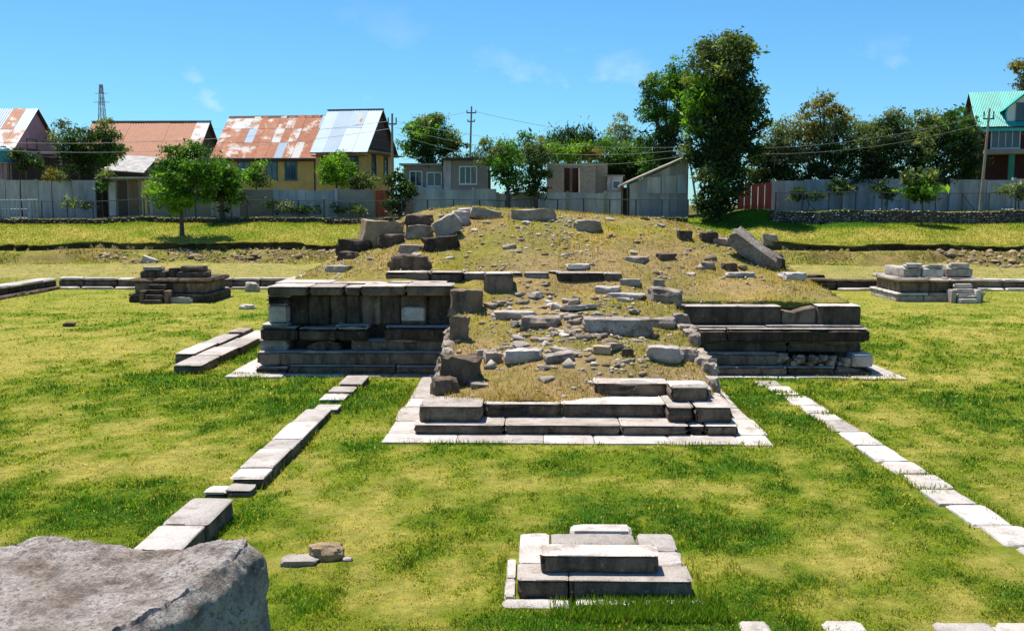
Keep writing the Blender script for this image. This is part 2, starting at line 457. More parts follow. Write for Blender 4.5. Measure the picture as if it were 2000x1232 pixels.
def green_map(x,y):
    """0 = straw-dry turf, 1 = lush green: broad patches plus the ones the photograph shows"""
    g=0.49+0.36*fbm(x*0.16,y*0.11,seed=21,octs=4,gain=0.6)+1.25*fbm(x*1.15,y*0.75,seed=25,octs=5,gain=0.8)
    for px,py,rx,ry,s in ((130,1000,170,45,0.9),(320,985,120,35,0.35),(600,775,170,35,0.6),(720,895,45,50,0.8),(1480,790,70,60,0.75),
                          (1250,1010,330,60,0.35),(1190,1210,260,18,0.9),(1000,1150,70,60,0.3),(470,1010,70,30,0.7),(1700,1130,200,35,0.25),
                          (1850,800,160,50,0.35),(300,760,260,40,0.30),(1130,905,360,22,0.15),(1640,930,180,60,0.35),(480,690,130,22,0.4),(1550,720,80,20,0.3),
                          (180,690,260,30,-0.75),(420,640,200,25,-0.35),(180,840,220,22,-0.45),(80,915,200,18,-0.5),(880,920,140,20,-0.5),(700,1010,60,40,-0.6),
                          (860,1150,70,50,-0.55),(1640,1100,230,30,-0.65),(1850,650,200,25,-0.35),(1900,740,200,15,-0.4),(1150,945,330,16,-0.45),(770,1060,60,30,-0.5),(380,890,120,22,-0.35),
                          (60,1060,140,22,-0.6),(760,800,40,40,-0.35),(1560,860,60,30,0.2)):
        c=gp(px,py); rX=rx*c.y/2000; rY=abs(gp(px,py-ry).y-gp(px,py+ry).y)/2
        g=g+0.78*s*np.exp(-(((x-c.x)/rX)**2+((y-c.y)/rY)**2))
    g=np.where(y>45, g*0.4+0.05, g)
    # the far terrace: green band near the top on the right, dry elsewhere
    g=np.where(y>70.5, 0.14+0.5*fbm(x*0.5,y*0.6,seed=31,octs=4)+0.75*sstep(73.5,76,y)*sstep(8,16,x)*sstep(30,22,x)+0.25*sstep(73,76.5,y), g)
    return np.clip(g,0,1)
DRY=np.array([0.44,0.385,0.095]); MIDG=np.array([0.215,0.275,0.020]); LUSH=np.array([0.065,0.165,0.010]); SOIL=np.array([0.215,0.145,0.075]); BARE=np.array([0.34,0.27,0.13])
def turf_col(g):
    g=np.asarray(g)[:,None]
    return np.where(g<0.5, DRY+(MIDG-DRY)*(g/0.5), MIDG+(LUSH-MIDG)*((g-0.5)/0.5))
def lin(segs):
    out=[]
    for a,b,s in segs: out+=list(np.arange(a,b,s))
    return np.array(out)
def add_ground():
    xs=lin([(-2500,-300,400),(-300,-90,30),(-90,-46,2.0),(-46,46,0.30),(46,90,2.0),(90,300,30),(300,2501,400)])
    ys=lin([(-600,-40,80),(-40,6,4),(6,30,0.25),(30,62,0.4),(62,65.5,0.25),(65.5,74.5,0.14),(74.5,80,0.35),(80,100,2),(100,300,25),(300,4001,450)])
    XX,YY=np.meshgrid(xs,ys); x,y=XX.ravel(),YY.ravel()
    z=terr(x,y)
    nx,ny=len(xs),len(ys)
    i=np.arange((nx-1)*(ny-1)); r=i//(nx-1); c=i%(nx-1); a=r*nx+c
    F=np.stack([a,a+1,a+nx+1,a+nx],1)
    col=turf_col(green_map(x,y))*0.80
    ey=edge_y(x)
    bank=sstep(ey-4.0,ey-2.8,y)*(1-sstep(ey-0.1,ey+0.15,y))
    bmix=np.clip(bank*(0.55+0.6*fbm(x*0.35,y*0.7,seed=41,octs=3)),0,0.95)[:,None]
    col=col*(1-bmix)+SOIL*bmix
    lane=(sstep(WALL_Y+0.5,WALL_Y+1.2,y)*(1-sstep(ey-4.5,ey-3.3,y))*0.6)[:,None]
    col=col*(1-lane)+BARE*lane
    yard=(sstep(79.5,81,y)*0.7)[:,None]; col=col*(1-yard)+SOIL*0.6*yard
    face=np.exp(-((y-ey+.05)/.28)**2)[:,None]; col=col*(1-face)+np.array([.10,.075,.045])*face
    me=np_mesh("ground",np.stack([x,y,z],1),F,M_GROUND,col,smooth=True)
    o=bpy.data.objects.new("ground",me); COL.objects.link(o); struct(o,"short dry and green turf of the ruin's court and the bank behind")
add_ground()
def add_turf_lip():
    """sod hanging over the eroded edge of the bank"""
    xs=np.arange(-46,46,0.13); ey=edge_y(xs); n=len(xs)
    hang=-.12+0.55*np.clip(fbm(xs*0.8,5.5,seed=16,octs=4)+.40,0,1)
    th=0.03+0.22*np.clip(fbm(xs*1.4,9.5,seed=19,octs=4)+.4,0,1)
    zt=terr(xs,ey+.45)+.015+.05*fbm(xs*2.2,3.3,seed=20,octs=3)
    rows=[np.stack([xs,ey+.55,zt-.02],1),np.stack([xs,ey+.1,zt+.0],1),np.stack([xs,ey-hang*.8,zt-.02],1),np.stack([xs,ey-hang,zt-.04-th*.5],1),np.stack([xs,ey-hang*.8,zt-.04-th],1),np.stack([xs,ey+.2,zt-.05-th],1)]
    V=np.concatenate(rows); F=[]
    for r in range(5):
        a=np.arange(n-1)+r*n; F.append(np.stack([a,a+n,a+n+1,a+1],1))
    F=np.concatenate(F)
    col=np.concatenate([turf_col(np.clip(green_map(xs,ey+.8),0,1))*.8 if r<3 else np.tile(np.array([.12,.085,.05]),(n,1)) for r in range(6)])
    me=np_mesh("turf_lip",V,F,M_GROUND,col,smooth=True); o=bpy.data.objects.new("turf_lip",me); COL.objects.link(o); o.parent=bpy.data.objects["ground"]
add_turf_lip()

# ------------------------------------------------------------------ earth mound over the temple's core
CP=[(-2.1,21.6,.56),(1,21.6,.46),(3.9,21.6,.46),(1.4,22.3,.62),(2.2,22.3,.47),(3.6,22.3,.47),(2.4,22.95,.84),(-2.1,23,.78),(1,23,.92),(4,23,.85),(-2.2,25,1.15),(1,25,1.32),(4.1,25,1.15),
    (-2.2,27,1.55),(1,27,1.68),(4.2,27,1.55),(-2.2,28.6,1.95),(1,28.6,1.98),(4.3,28.6,1.9),(-2,30,2.35),(1,30,2.28),(3,30,2.25),(4.5,30,2.15),
    (-7.4,29,2.46),(-5,29,2.46),(-3,29,2.46),(-7.4,30.4,2.46),(-5,30.3,2.47),(-3,30.4,2.47),(-4,31.2,2.78),(-1,31.2,2.80),(2,31.2,2.78),(-6.5,32,2.62),(-7.5,33,2.5),
    (-3,33,3.2),(0,33,3.35),(3,33,3.2),(-5,34,3.15),(-6.6,35,3.0),(-7.5,36,2.7),(-5.5,36.5,3.75),(-3.5,35.5,4.0),(0,35,4.0),(2.5,35,3.85),
    (-4.2,37.5,4.45),(-1,37,4.42),(1.2,37,4.4),(3,37,4.25),(5.4,36,3.92),(7,36,3.5),(8.5,36,2.9),(9.3,36,2.3),(5,33,3.0),(6.5,33,2.85),(8.4,33,2.4),(9.3,32,2.05),
    (5,30.5,2.25),(7,30.5,2.2),(9.1,30.5,2.0),(4.5,29.1,1.93),(7,29.1,1.90),(9.3,29.1,1.88),(4,40,4.1),(6.3,40,3.8),(8.4,40,2.9),(0,40.5,4.3),(-4.5,40.5,4.1),(-7.3,40,2.8),
    (-7.4,45.6,2.3),(-3,45.6,2.35),(1,45.6,2.4),(5,45.6,2.3),(9.3,45.6,2.1),(0,43,3.5),(5,43,3.3),(-5,43,3.2)]
_C=np.array(CP)
def _phi(r): return r**2*np.log(r+1e-6)
def _solve():
    n=len(_C); d=np.hypot(_C[:,None,0]-_C[None,:,0],_C[:,None,1]-_C[None,:,1])
    A=np.zeros((n+3,n+3)); A[:n,:n]=_phi(d)+np.eye(n)*0.05; A[:n,n]=1; A[:n,n+1:]=_C[:,:2]; A[n,:n]=1; A[n+1:,:n]=_C[:,:2].T
    return np.linalg.solve(A,np.r_[_C[:,2],0,0,0])
_W=_solve()
def mound0(x,y):
    x=np.asarray(x,float); y=np.asarray(y,float); s=x.shape; x=x.ravel(); y=y.ravel()
    d=np.hypot(x[:,None]-_C[None,:,0],y[:,None]-_C[None,:,1])
    return (_phi(d)@_W[:-3]+_W[-3]+_W[-2]*x+_W[-1]*y).reshape(s)
def mound(x,y):
    lev=((np.asarray(x)<-1.9)&(np.asarray(y)<30.9))
    n=0.10*fbm(np.asarray(x)*0.7,np.asarray(y)*0.7,seed=51,octs=3)+0.05*fbm(np.asarray(x)*2.2,np.asarray(y)*2.2,seed=53,octs=3)
    return mound0(x,y)+np.where(lev,-0.04,n)
def in_mound(x,y):
    a=(x>-7.3)&(x<9.15)&(y>np.where(x<-1.95,30.0,np.where(x>4.15,29.45,29.0)))&(y<45.75)
    wob=0.10*np.sin(y*3.1)+0.07*np.sin(y*7.3)
    b=(x>-2.12+wob*0.6)&(x<4.12-wob*0.6)&(y>21.55)&(y<=29.05)
    return a|b
def hit(px,py,up=0.0):
    """first place where the sight line meets the mound, or the ground"""
    d=sight(px,py)
    t=np.linspace(8,74,3000); x=d.x/d.y*t; y=t; z=CAM_H+d.z/d.y*t
    h=np.where(in_mound(x,y),mound(x,y),terr(x,y))
    k=np.argmax(z<=h)
    return Vector((x[k],y[k],h[k]))
def add_mound():
    s=0.16
    xs=np.arange(-7.84,9.55,s); ys=np.arange(21.52,45.9,s)
    XX,YY=np.meshgrid(xs,ys); x,y=XX.ravel(),YY.ravel()
    ins=in_mound(x,y); z=mound(x,y)
    nx=len(xs); ny=len(ys)
    i=np.arange((nx-1)*(ny-1)); a=(i//(nx-1))*nx+i%(nx-1)
    F=np.stack([a,a+1,a+nx+1,a+nx],1)
    F=F[ins[F].all(1)]
    # rough skirts so that the earth is solid down to the masonry
    ed={}
    for f in F:
        for k in range(4):
            e=(f[k],f[(k+1)%4]); ed[tuple(sorted(e))]=ed.get(tuple(sorted(e)),[])+[e]
    V=[tuple(p) for p in np.stack([x,y,z],1)]; FL=[tuple(f) for f in F]
    low={}
    for k,es in ed.items():
        if len(es)==1:
            for v in es[0]:
                if v not in low:
                    low[v]=len(V); V.append((V[v][0],V[v][1],0.0 if V[v][1]<29 else 0.6))
            p,q=es[0]; FL.append((q,p,low[p],low[q]))
    V=np.array(V); FL=np.array(FL)
    g=0.36+0.45*fbm(V[:,0]*0.5,V[:,1]*0.5,seed=61,octs=3)
    lush=np.exp(-(((V[:,0]-2.6)/1.2)**2+((V[:,1]-22.9)/0.6)**2))*0.35
    col=turf_col(np.clip(g+lush,0.08,0.62))*np.array([0.92,0.76,0.72])
    so=np.clip(0.62+0.9*fbm(V[:,0]*0.45+9,V[:,1]*0.45,seed=63,octs=4),0,0.9)
    so=np.maximum(so,np.exp(-(((V[:,0]-0.95)/0.65)**2+((V[:,1]-26.6)/1.6)**2))*0.95)
    so=np.where(V[:,1]<24.5,np.clip(so+0.15,0,1),so)[:,None]
    col=col*(1-so)+np.array([0.33,0.230,0.125])*so
    me=np_mesh("terrain_mound",V,FL,M_GROUND,col,smooth=True)
    o=bpy.data.objects.new("terrain_mound",me); COL.objects.link(o); struct(o,"dry grassy earth mound with rubble over the temple's core")
add_mound()

# ------------------------------------------------------------------ temple platform
plat=thing("temple_platform","ruined moulded stone temple platform with projecting front staircase under a grassy mound","ruin",(AX,37,0))
PI=plat.location.copy()
def pb(*a,**k):
    """a block of the platform, in world measures"""
    cap=k.pop("cap",True)
    if not cap or k.get("sag") is not None:
        o=blk("block",*a,parent=plat,**k); o.location=-PI; return o
    x0,x1,y0,y1,z0,z1,mt=a
    kb=dict(k); rn=kb.pop("rnd",None)
    o=blk("block",x0,x1,y0,y1,z0,z1-.034,mt,parent=plat,**k); o.location=-PI
    # added thin pale layer: sunlight painted onto the block's top
    c=blk("cap",x0+.004,x1-.004,y0-.008+(rn or 0)*.75,y1,z1-.032,z1,M_LIT_TOP,parent=o,**{**kb,"chip":min(.055,k.get("chip",.035)*.75),"cell":.2})
    return o
def px_row(Y,z0,z1,cuts,mat,depth=0.8,jit=0.03,**k):
    k.setdefault('chip',0.055)
    for c in range(len(cuts)-1):
        if cuts[c] is None or cuts[c+1] is None: continue
        dy=random.uniform(-jit,jit)
        mm=mat[c%len(mat)] if isinstance(mat,(list,tuple)) else mat
        pb(X(cuts[c],Y),X(cuts[c+1],Y),Y+dy,Y+depth,z0,z1+random.uniform(-.012,.012),mm,**k)
random.seed(11)
# right wing of the front face
px_row(28.30,0.02,0.27,[1330,1545,1640],M_WALL)
pb(X(1640,28.3),X(1716,28.3),28.36,29.1,0.02,0.255,M_WALL,chip=0.08,sag=lambda x:np.clip((x-8.9)*0.30,0,0.2))
px_row(28.45,0.27,0.63,[1335,1526],M_WALL)
pb(X(1671,28.4),X(1713,28.4),28.36,29.0,0.262,0.62,M_PALE)
px_row(28.75,0.63,0.92,[1335,1545,1690],[M_WALL,M_WALL],jit=0.02)
px_row(28.52,0.92,1.30,[1335,1425,1706],M_DARK,rnd=0.20)
px_row(28.74,1.30,1.37,[1332,1500,1692],M_PALE,chip=0.02)
px_row(29.00,1.37,1.90,[1325,1530],M_WALL)
pb(X(1530,29),X(1600,29),29.03,29.8,1.37,1.88,M_WALL,chip=0.05,sag=lambda x:0.16*np.exp(-((x-7.35)/0.35)**2))
pb(X(1600,29),X(1686,29),28.98,29.8,1.37,1.92,M_WALL)
# broken stretch of the second course on the right: rubble packed between the blocks
for k in range(46):
    w=random.uniform(.10,.24); x=random.uniform(X(1526,28.6),X(1668,28.6)); 
    me=rock_mesh("rubble_stone",w,w*.9,w*.75,k+300,0.55,4,0.16)
    o=link_mesh("rubble_stone",me,M_ROCK if k%3 else M_WALL,plat,smooth=40); o.location=Vector((x,random.uniform(28.42,28.7),0.27+random.choice([0,.1,.19])-0.01))-PI; o.rotation_euler=(0,0,random.uniform(0,6))
# left wing
px_row(28.30,0.02,0.26,[556,770,905],M_WALL)
pb(X(488,28.3),X(556,28.3),28.42,29.1,0.02,0.20,M_WALL,chip=0.10)
px_row(28.42,0.26,0.63,[496,905],M_WALL)
px_row(28.72,0.63,0.93,[500,558],M_PALE)
pb(X(592,28.72),X(664,28.72),28.72,29.4,0.63,0.90,M_WALL,chip=0.10,sag=lambda x:0.22*np.abs((x+5.9)/0.6)**3)
px_row(28.72,0.63,0.93,[682,905],M_WALL)
px_row(28.50,0.93,1.31,[503,575],M_DARK,rnd=0.16,chip=0.10)
px_row(28.54,0.93,1.29,[578,655,716],M_DARK,rnd=0.12,chip=0.11)
px_row(28.54,0.93,1.32,[748,905],M_DARK,rnd=0.20,chip=0.07)
pb(X(506,28.6),X(560,28.6),28.62,29.2,1.31,1.40,M_PALE,chip=0.05)
pb(X(650,28.6),X(718,28.6),28.66,29.2,1.30,1.37,M_PALE,chip=0.06)
pb(X(519,28.75),X(560,28.75),28.72,29.2,1.40,1.96,M_PALE,chip=0.10)
for c,(a,b,dy,mm) in enumerate([(560,598,.26,M_DARK),(598,640,.22,M_DARK),(640,674,.30,M_WALL),(674,700,.16,M_DARK),(700,742,.34,M_WALL),(742,780,.22,M_DARK),(780,832,.20,M_PALE),(832,905,.30,M_DARK)]):
    pb(X(a,29),X(b,29),28.85+dy,29.9,1.31,2.20,mm if mm is not M_PALE else M_WALL,chip=0.07,cap=False)
pb(X(782,29),X(830,29),28.93,29.2,1.42,1.86,M_PALE,chip=0.05,cap=False)
pb(X(516,28.7),X(566,28.7),28.66,29.5,1.97,2.20,M_DARK,chip=0.12,rnd=0.1)
for a,b,y0,z1,mm in [(520,602,28.64,2.47,M_WALL),(602,668,28.70,2.46,M_WALL),(668,702,28.86,2.44,M_WALL),(702,790,28.72,2.48,M_WALL),(790,884,28.66,2.50,M_WALL)]:
    pb(X(a,28.7),X(b,28.7),y0,29.75,2.205,z1,mm,chip=0.06)
for a,b,c,d in [(-7.55,-5.9,29.78,31.0),(-5.9,-4.2,29.78,30.35),(-4.2,-2.5,29.78,30.3),(-7.6,-6.5,31.02,33.4),(-7.6,-6.6,33.45,35.6)]:
    pb(a,b,c,d,2.2,2.50+random.uniform(-.02,.02),M_PALE,chip=0.04)
# the masonry core behind the facing, the flanks and the rear
mb=MB(); mb.box(-7.35,-2.05,29.35,45.4,0,2.18); mb.box(4.0,9.1,29.5,45.4,0,1.80)
o=mb.build("rubble_core",M_DARK,plat); o.location=-PI
for s,x0 in ((-1,-7.85),(1,9.59)):
    for (z0,z1,inset) in ((.02,.27,0),(.27,.63,.12),(.63,.92,.3),(.92,1.30,.08),(1.30,1.86,.3)):
        y=29.15
        while y<45.6:
            e=min(y+random.uniform(1.7,2.9),45.7)
            xa=x0-s*inset; xb=x0-s*0.95
            pb(min(xa,xb),max(xa,xb),y+.01,e-.01,z0,z1,M_WALL if z0<.9 else M_DARK,joint=0,cell=0.6); y=e
for (z0,z1,inset) in ((.02,.27,0),(.27,.63,.12),(.63,.92,.4),(.92,1.30,.2),(1.30,1.88,.6)):
    x=-7.8+inset
    while x<9.5-inset:
        e=min(x+random.uniform(1.7,2.9),9.55-inset); pb(x,e,45.72,46.7-inset,z0,z1,M_WALL,cell=0.6); x=e
# inner tier of blocks above the staircase
def tier(a,b,py0,py1,Y,mat,depth=0.55,**k):
    pb(X(a,Y),X(b,Y),Y,Y+depth,Z(py1,Y)-0.12,Z(py0,Y),mat,**k)
tier(750,838,531,556,30.55,M_WALL,chip=0.08); tier(838,905,531,556,30.5,M_DARK,chip=0.09); tier(905,946,533,556,30.6,M_WALL,chip=0.07)
tier(944,1002,533,572,29.7,M_WALL,0.7,chip=0.09); tier(998,1020,532,552,30.6,M_ROCK,chip=0.08)
tier(1022,1072,532,549,30.6,M_ROCK,0.6,chip=0.10); tier(1070,1098,529,541,30.9,M_WALL,chip=0.08); tier(1086,1180,532,551,30.55,M_DARK,chip=0.06); tier(1180,1216,533,551,30.5,M_WALL,0.5,chip=0.08)
# staircase
def st(a,b,Y0,Y1,z0,z1,mat,**k):
    k['chip']=k.get('chip',.035)*1.7
    pb(X(a,Y0),X(b,Y0),Y0,Y1,z0,z1,mat,**k)
st(803,985,20.75,22.4,.03,.25,M_WALL,cell=.35,chip=.03); st(985,1216,20.76,22.4,.03,.25,M_WALL,cell=.35,chip=.03); st(1216,1352,20.74,22.4,.03,.25,M_WALL,chip=.04)
st(1352,1384,20.80,22.4,.03,.235,M_WALL,chip=.05); st(1384,1452,20.75,22.4,.03,.25,M_WALL,chip=.04)
st(814,941,20.93,22.6,.25,.60,M_WALL,chip=.03); 
st(943,1096,21.50,22.35,.25,.55,M_WALL,chip=.06); st(1096,1306,21.52,22.35,.25,.55,M_WALL,chip=.05)
st(1309,1362,21.00,22.6,.25,.585,M_WALL,chip=.05); st(1364,1440,20.95,22.6,.25,.60,M_WALL,chip=.04)
st(1162,1310,22.36,23.0,.50,.85,M_WALL,chip=.05); st(1314,1392,21.5,22.35,.602,.92,M_WALL,chip=.05)
st(1384,1398,21.9,22.9,.59,.80,M_PALE,chip=.08)
y=22.6; k=0
while y<28.2:
    e=min(y+random.uniform(.8,1.5),28.25); zl=.22+.12*(k%3)
    pb(-2.42,-2.02,y+.01,e-.01,.02,zl+.30*(y-22.6)/5.6,M_WALL,joint=0,chip=.06); pb(4.02,4.44,y+.01,e-.01,.02,zl+.15+.38*(y-22.6)/5.6,M_PALE if k%2 else M_ROCK,joint=0,chip=.07); y=e; k+=1
for k in range(9):
    y=22.9+k*0.58; 
    me=rock_mesh("flank_stone",.26+.05*(k*7%5),.5,.26+.04*(k*3%4),900+k,.45,6,.2); o=link_mesh("flank_stone",me,M_ROCK,plat,40); o.location=Vector((4.06+.05*(k%2),y,float(mound(3.95,y))-.22))-PI
    me=rock_mesh("flank_stone",.26+.05*(k*5%4),.5,.28,930+k,.45,6,.2); o=link_mesh("flank_stone",me,M_ROCK,plat,40); o.location=Vector((-2.08,y,float(mound(-2.0,y))-.24))-PI

# ------------------------------------------------------------------ paving
def slab(parent,x0,x1,y0,y1,z0,z1,mat=M_SLAB,**k):
    o=blk("slab",x0,x1,y0,y1,z0,z1,mat,parent,**{**dict(chip=0.012,cell=0.4,joint=0.003),**k}); return o
def pavement(name,label):
    o=bpy.data.objects.new(name,None); COL.objects.link(o); struct(o,label); return o
random.seed(5)
ap=pavement("pavement","pale stone paving strip round the foot of the platform and staircase")
def strip_x(x0,x1,y0,y1,z=.035,step=(1.0,1.8)):
    x=x0
    while x<x1-.05:
        e=x+random.uniform(*step)
        if x1-e<0.5: e=x1
        slab(ap,x,e,y0+random.uniform(-.03,.03),y1,-.05,z+random.uniform(-.004,.004)); x=e
def strip_y(x0,x1,y0,y1,z=.035,step=(1.0,1.8)):
    y=y0
    while y<y1-.05:
        e=y+random.uniform(*step)
        if y1-e<0.5: e=y1
        slab(ap,x0+random.uniform(-.04,.04),x1+random.uniform(-.03,.03),y+.008,e-.008,-.05,z+random.uniform(-.004,.004)); y=e
strip_x(-3.02,4.80,20.02,20.85)
strip_y(-3.04,-2.30,20.87,27.85); strip_y(4.12,4.86,20.87,27.85)
strip_x(-8.5,-6.9,27.78,28.6,.04); strip_x(-6.9,-2.2,28.02,28.6,.03); strip_x(4.1,8.8,28.0,28.6,.03); strip_x(8.8,10.25,27.75,28.6,.04)
strip_y(-8.55,-7.7,28.62,46); strip_y(9.4,10.2,28.62,46)
pth=pavement("path","line of pale flagstones set flush in the turf right of the staircase")
random.seed(8)
for (a,b,xo) in [(13.2,14.0,.10),(14.05,14.9,.04),(14.92,16.0,0),(16.02,16.85,-.05),(17.0,17.85,.02),(17.93,18.75,0),(18.77,20.0,-.03),(20.1,21.25,.02),(21.27,22.3,-.02),(22.33,23.1,.0),(23.2,24.1,.02),(24.12,25.3,.0),(25.5,26.7,-.05),(26.75,27.5,-.16)]:
    xo+=(21-(a+b)/2)*.036; o=slab(pth,6.36+xo,6.98+xo,a,b,-.05,.026+random.uniform(-.006,.008),chip=.022,cell=.22); o.rotation_euler=(0,0,0)
pth2=pavement("path","band of pale flagstones crossing the turf at the lower right edge of the picture")
for a,b in [(2.35,2.7),(3.3,3.75),(4.55,5.2),(5.22,6.1),(6.13,7.2),(7.22,8.2)]:
    slab(pth2,a,b,10.75,11.33,-.05,.045+random.uniform(-.01,.01),chip=.03,cell=.2)

def kerb(name,label,rows,group=None):
    x0=sum(r[0] for r in rows)/len(rows); y0=rows[0][2]
    t=thing(name,label,"stone kerb",(x0,y0,0),group=group)
    for (a,b,c,d,z1,mm) in rows:
        o=blk("slab",a,b,c,d,-.08,z1-.05,M_WALL,t,chip=.035,cell=.25,joint=.0); o.location=-t.location
        blk("cap",a-.006,b+.006,c-.004,d+.004,z1-.048,z1,mm,o,chip=.022,cell=.22,joint=.0)  # added pale layer paints the sunlit top over a shade-dark body
    return t
kerb("stone_kerb","short raised run of flat slabs with a dark side, beside the big boulder",
     [(-5.22,-4.60,11.6,12.7,.27,M_SLAB),(-5.24,-4.60,12.71,13.95,.27,M_SLAB),(-5.22,-4.58,13.97,15.25,.28,M_SLAB)])
kerb("stone_kerb","long raised row of pale slabs running back towards the platform through green turf",
     [(-5.05,-4.62,16.35,16.75,.10,M_SLAB),(-5.40,-5.02,16.3,16.7,.07,M_SLAB),(-5.12,-4.55,16.85,17.5,.16,M_SLAB),(-5.14,-4.56,17.52,18.9,.18,M_SLAB),(-5.12,-4.54,18.92,19.7,.17,M_SLAB),(-5.13,-4.53,19.72,21.3,.18,M_SLAB),(-5.10,-4.54,21.32,22.7,.17,M_SLAB),(-5.0,-4.45,22.95,23.5,.12,M_SLAB)])
kerb("stone_kerb","few low slabs at the platform's foot where the kerb row ends",
     [(-5.15,-4.55,24.3,25.1,.08,M_SLAB),(-5.1,-4.5,25.2,25.9,.12,M_SLAB),(-5.0,-4.4,26.0,27.3,.17,M_SLAB)])
kerb("stone_kerb","double row of long stepped slabs lying left of the platform's corner",
     [(-10.15,-9.35,28.4,30.2,.26,M_SLAB),(-10.1,-9.3,30.22,32.0,.28,M_SLAB),(-10.0,-9.25,32.02,34.2,.28,M_SLAB),(-9.98,-9.2,34.22,36.5,.26,M_SLAB),(-10.75,-10.16,30.3,32.6,.32,M_SLAB),(-10.7,-10.1,32.62,34.9,.32,M_SLAB),(-10.6,-10.05,35.2,36.5,.36,M_ROCK)])

# ------------------------------------------------------------------ small pedestal on the lawn
ped=thing("stone_pedestal","small stepped stone pedestal with a raised block, alone on the front lawn","pedestal",(0.87,12.9,0))
def pd(name,*a,**k):
    a=list(a); mt=a[6]; cap=mt in (M_DARK,M_WALL)
    if cap: a[5]-=.03
    o=blk(name,*a,parent=ped,**{**dict(cell=.16,chip=.03,joint=.003),**k}); o.location=-ped.location
    if cap: blk("cap",a[0],a[1],a[2]-.004,a[3],a[5]+.001,a[5]+.03,M_LIT_TOP,o,cell=.16,chip=.018,joint=.003)  # thin pale top added as painted sunlight on the darkened block
    return o
pd("base_slab",-.18,.45,11.98,12.55,-.05,.25,M_WALL); pd("base_slab",.45,1.95,11.975,12.51,-.05,.25,M_WALL,chip=.04)
pd("base_slab",-.17,.25,12.56,13.75,-.05,.25,M_SLAB,chip=.02); pd("base_slab",.255,1.42,13.28,13.77,-.05,.245,M_SLAB); pd("base_slab",1.42,1.94,13.05,13.78,-.05,.25,M_SLAB)
pd("base_slab",1.46,1.95,12.52,13.03,-.05,.25,M_SLAB); pd("filling",.27,1.44,12.52,13.27,-.05,.19,M_GROUND and M_TAN,chip=.01)
pd("top_block",.10,1.57,12.18,12.60,.252,.49,M_WALL,chip=.05,cell=.1)
pd("rear_slab",.53,1.40,13.80,14.12,-.05,.27,M_SLAB)
for a,b,c,d in [(-.36,.5,11.72,11.96),(.52,1.25,11.74,11.95),(1.27,2.10,11.78,11.95),(-.34,-.20,11.98,12.6),(-.33,-.20,12.62,13.3)]:
    pd("foot_slab",a,b,c,d,-.05,.035,M_SLAB,chip=.02)

# ------------------------------------------------------------------ corner shrines and court wall
def shrine(name,label,cx,y0,wx,wy,seed,steps_dx,ring,mats):
    random.seed(seed)
    t=thing(name,label,"ruin",(cx,y0+wy/2,0))
    def c(nm,*a,**k):
        o=blk(nm,*a,parent=t,**{**dict(cell=.35,chip=.05),**k}); o.location=-t.location; return o
    hx=wx/2
    for (z0,z1,ins,mm,r) in ((-.05,.30,0.0,mats[0],None),(.30,.42,-.06,mats[1],None),(.42,.95,.22,M_WALL,None),(.95,1.15,.02,mats[0],.08)):
        x0,x1,ya,yb=cx-hx+ins,cx+hx-ins,y0+ins,y0+wy-ins
        cuts=[x0,x0+(x1-x0)*random.uniform(.28,.40),x0+(x1-x0)*random.uniform(.6,.72),x1]
        for i in range(3):
            c("block",cuts[i],cuts[i+1],ya+random.uniform(-.04,.04),ya+.8,z0,z1+random.uniform(-.02,.02),mm,rnd=r)
            c("block",cuts[i],cuts[i+1],yb-.8,yb,z0,z1,mm)
        ym=(ya+.8+yb-.8)/2
        for xx in ((x0,x0+.8),(x1-.8,x1)):
            c("block",*xx,ya+.81,ym,z0,z1,mm,joint=0); c("block",*xx,ym+.01,yb-.81,z0,z1,mm,joint=0)
    c("filling",cx-hx+.9,cx+hx-.9,y0+.9,y0+wy-.9,-.05,1.05,M_ROCK)
    for (a,b,ya,yb,z0,z1,mm) in ring: c("block",cx+a,cx+b,y0+ya,y0+yb,z0,z1,mm,chip=.07)
    s0=cx+steps_dx
    for k in range(4): c("step",s0-.45,s0+.45,y0-.95+.22*k,y0+.1,-.05 if k==0 else .2+.23*(k-1)+.003,.2+.23*k,mats[0])
    for sx in (-.72,.47):
        c("cheek_stone",s0+sx,s0+sx+.24,y0-.70,y0+.1,-.05,.62,mats[1],chip=.05)
    return t
shrine("shrine_base","low ruined shrine base of stacked slabs before the left stretch of court wall",X(326,49.5),49.6,4.0,3.6,3,-0.5,
   [(-1.6,-.3,.5,1.2,1.15,1.5,M_WALL),(-1.5,-.5,.55,1.1,1.5,1.72,M_PALE),(.2,1.7,.5,1.4,1.15,1.45,M_WALL),(.35,1.6,.6,1.3,1.45,1.75,M_DARK),(-.3,.25,.8,1.5,1.15,1.62,M_DARK),(-1.3,1.2,2.2,3.0,1.15,1.45,M_WALL)],(M_DARK,M_WALL))
shrine("shrine_base","pale polygonal shrine base with small stairway before the right stretch of court wall",X(1842,50.8),50.9,4.3,4.0,4,1.0,
   [(-1.75,-.8,.45,1.0,1.15,1.62,M_PALE),(-.78,.35,.45,1.0,1.15,1.6,M_SLAB),(.37,1.75,.45,1.0,1.15,1.62,M_PALE),(-1.75,-1.2,1.0,3.2,1.15,1.62,M_SLAB),(1.2,1.75,1.0,3.2,1.15,1.62,M_SLAB),(-1.2,1.2,2.7,3.2,1.15,1.6,M_SLAB),(-1.6,-.7,.5,.95,1.62,1.85,M_SLAB),(-.5,.3,.5,.95,1.62,1.8,M_PALE),(.6,1.6,.5,.95,1.63,1.86,M_SLAB)],(M_PALE,M_SLAB))
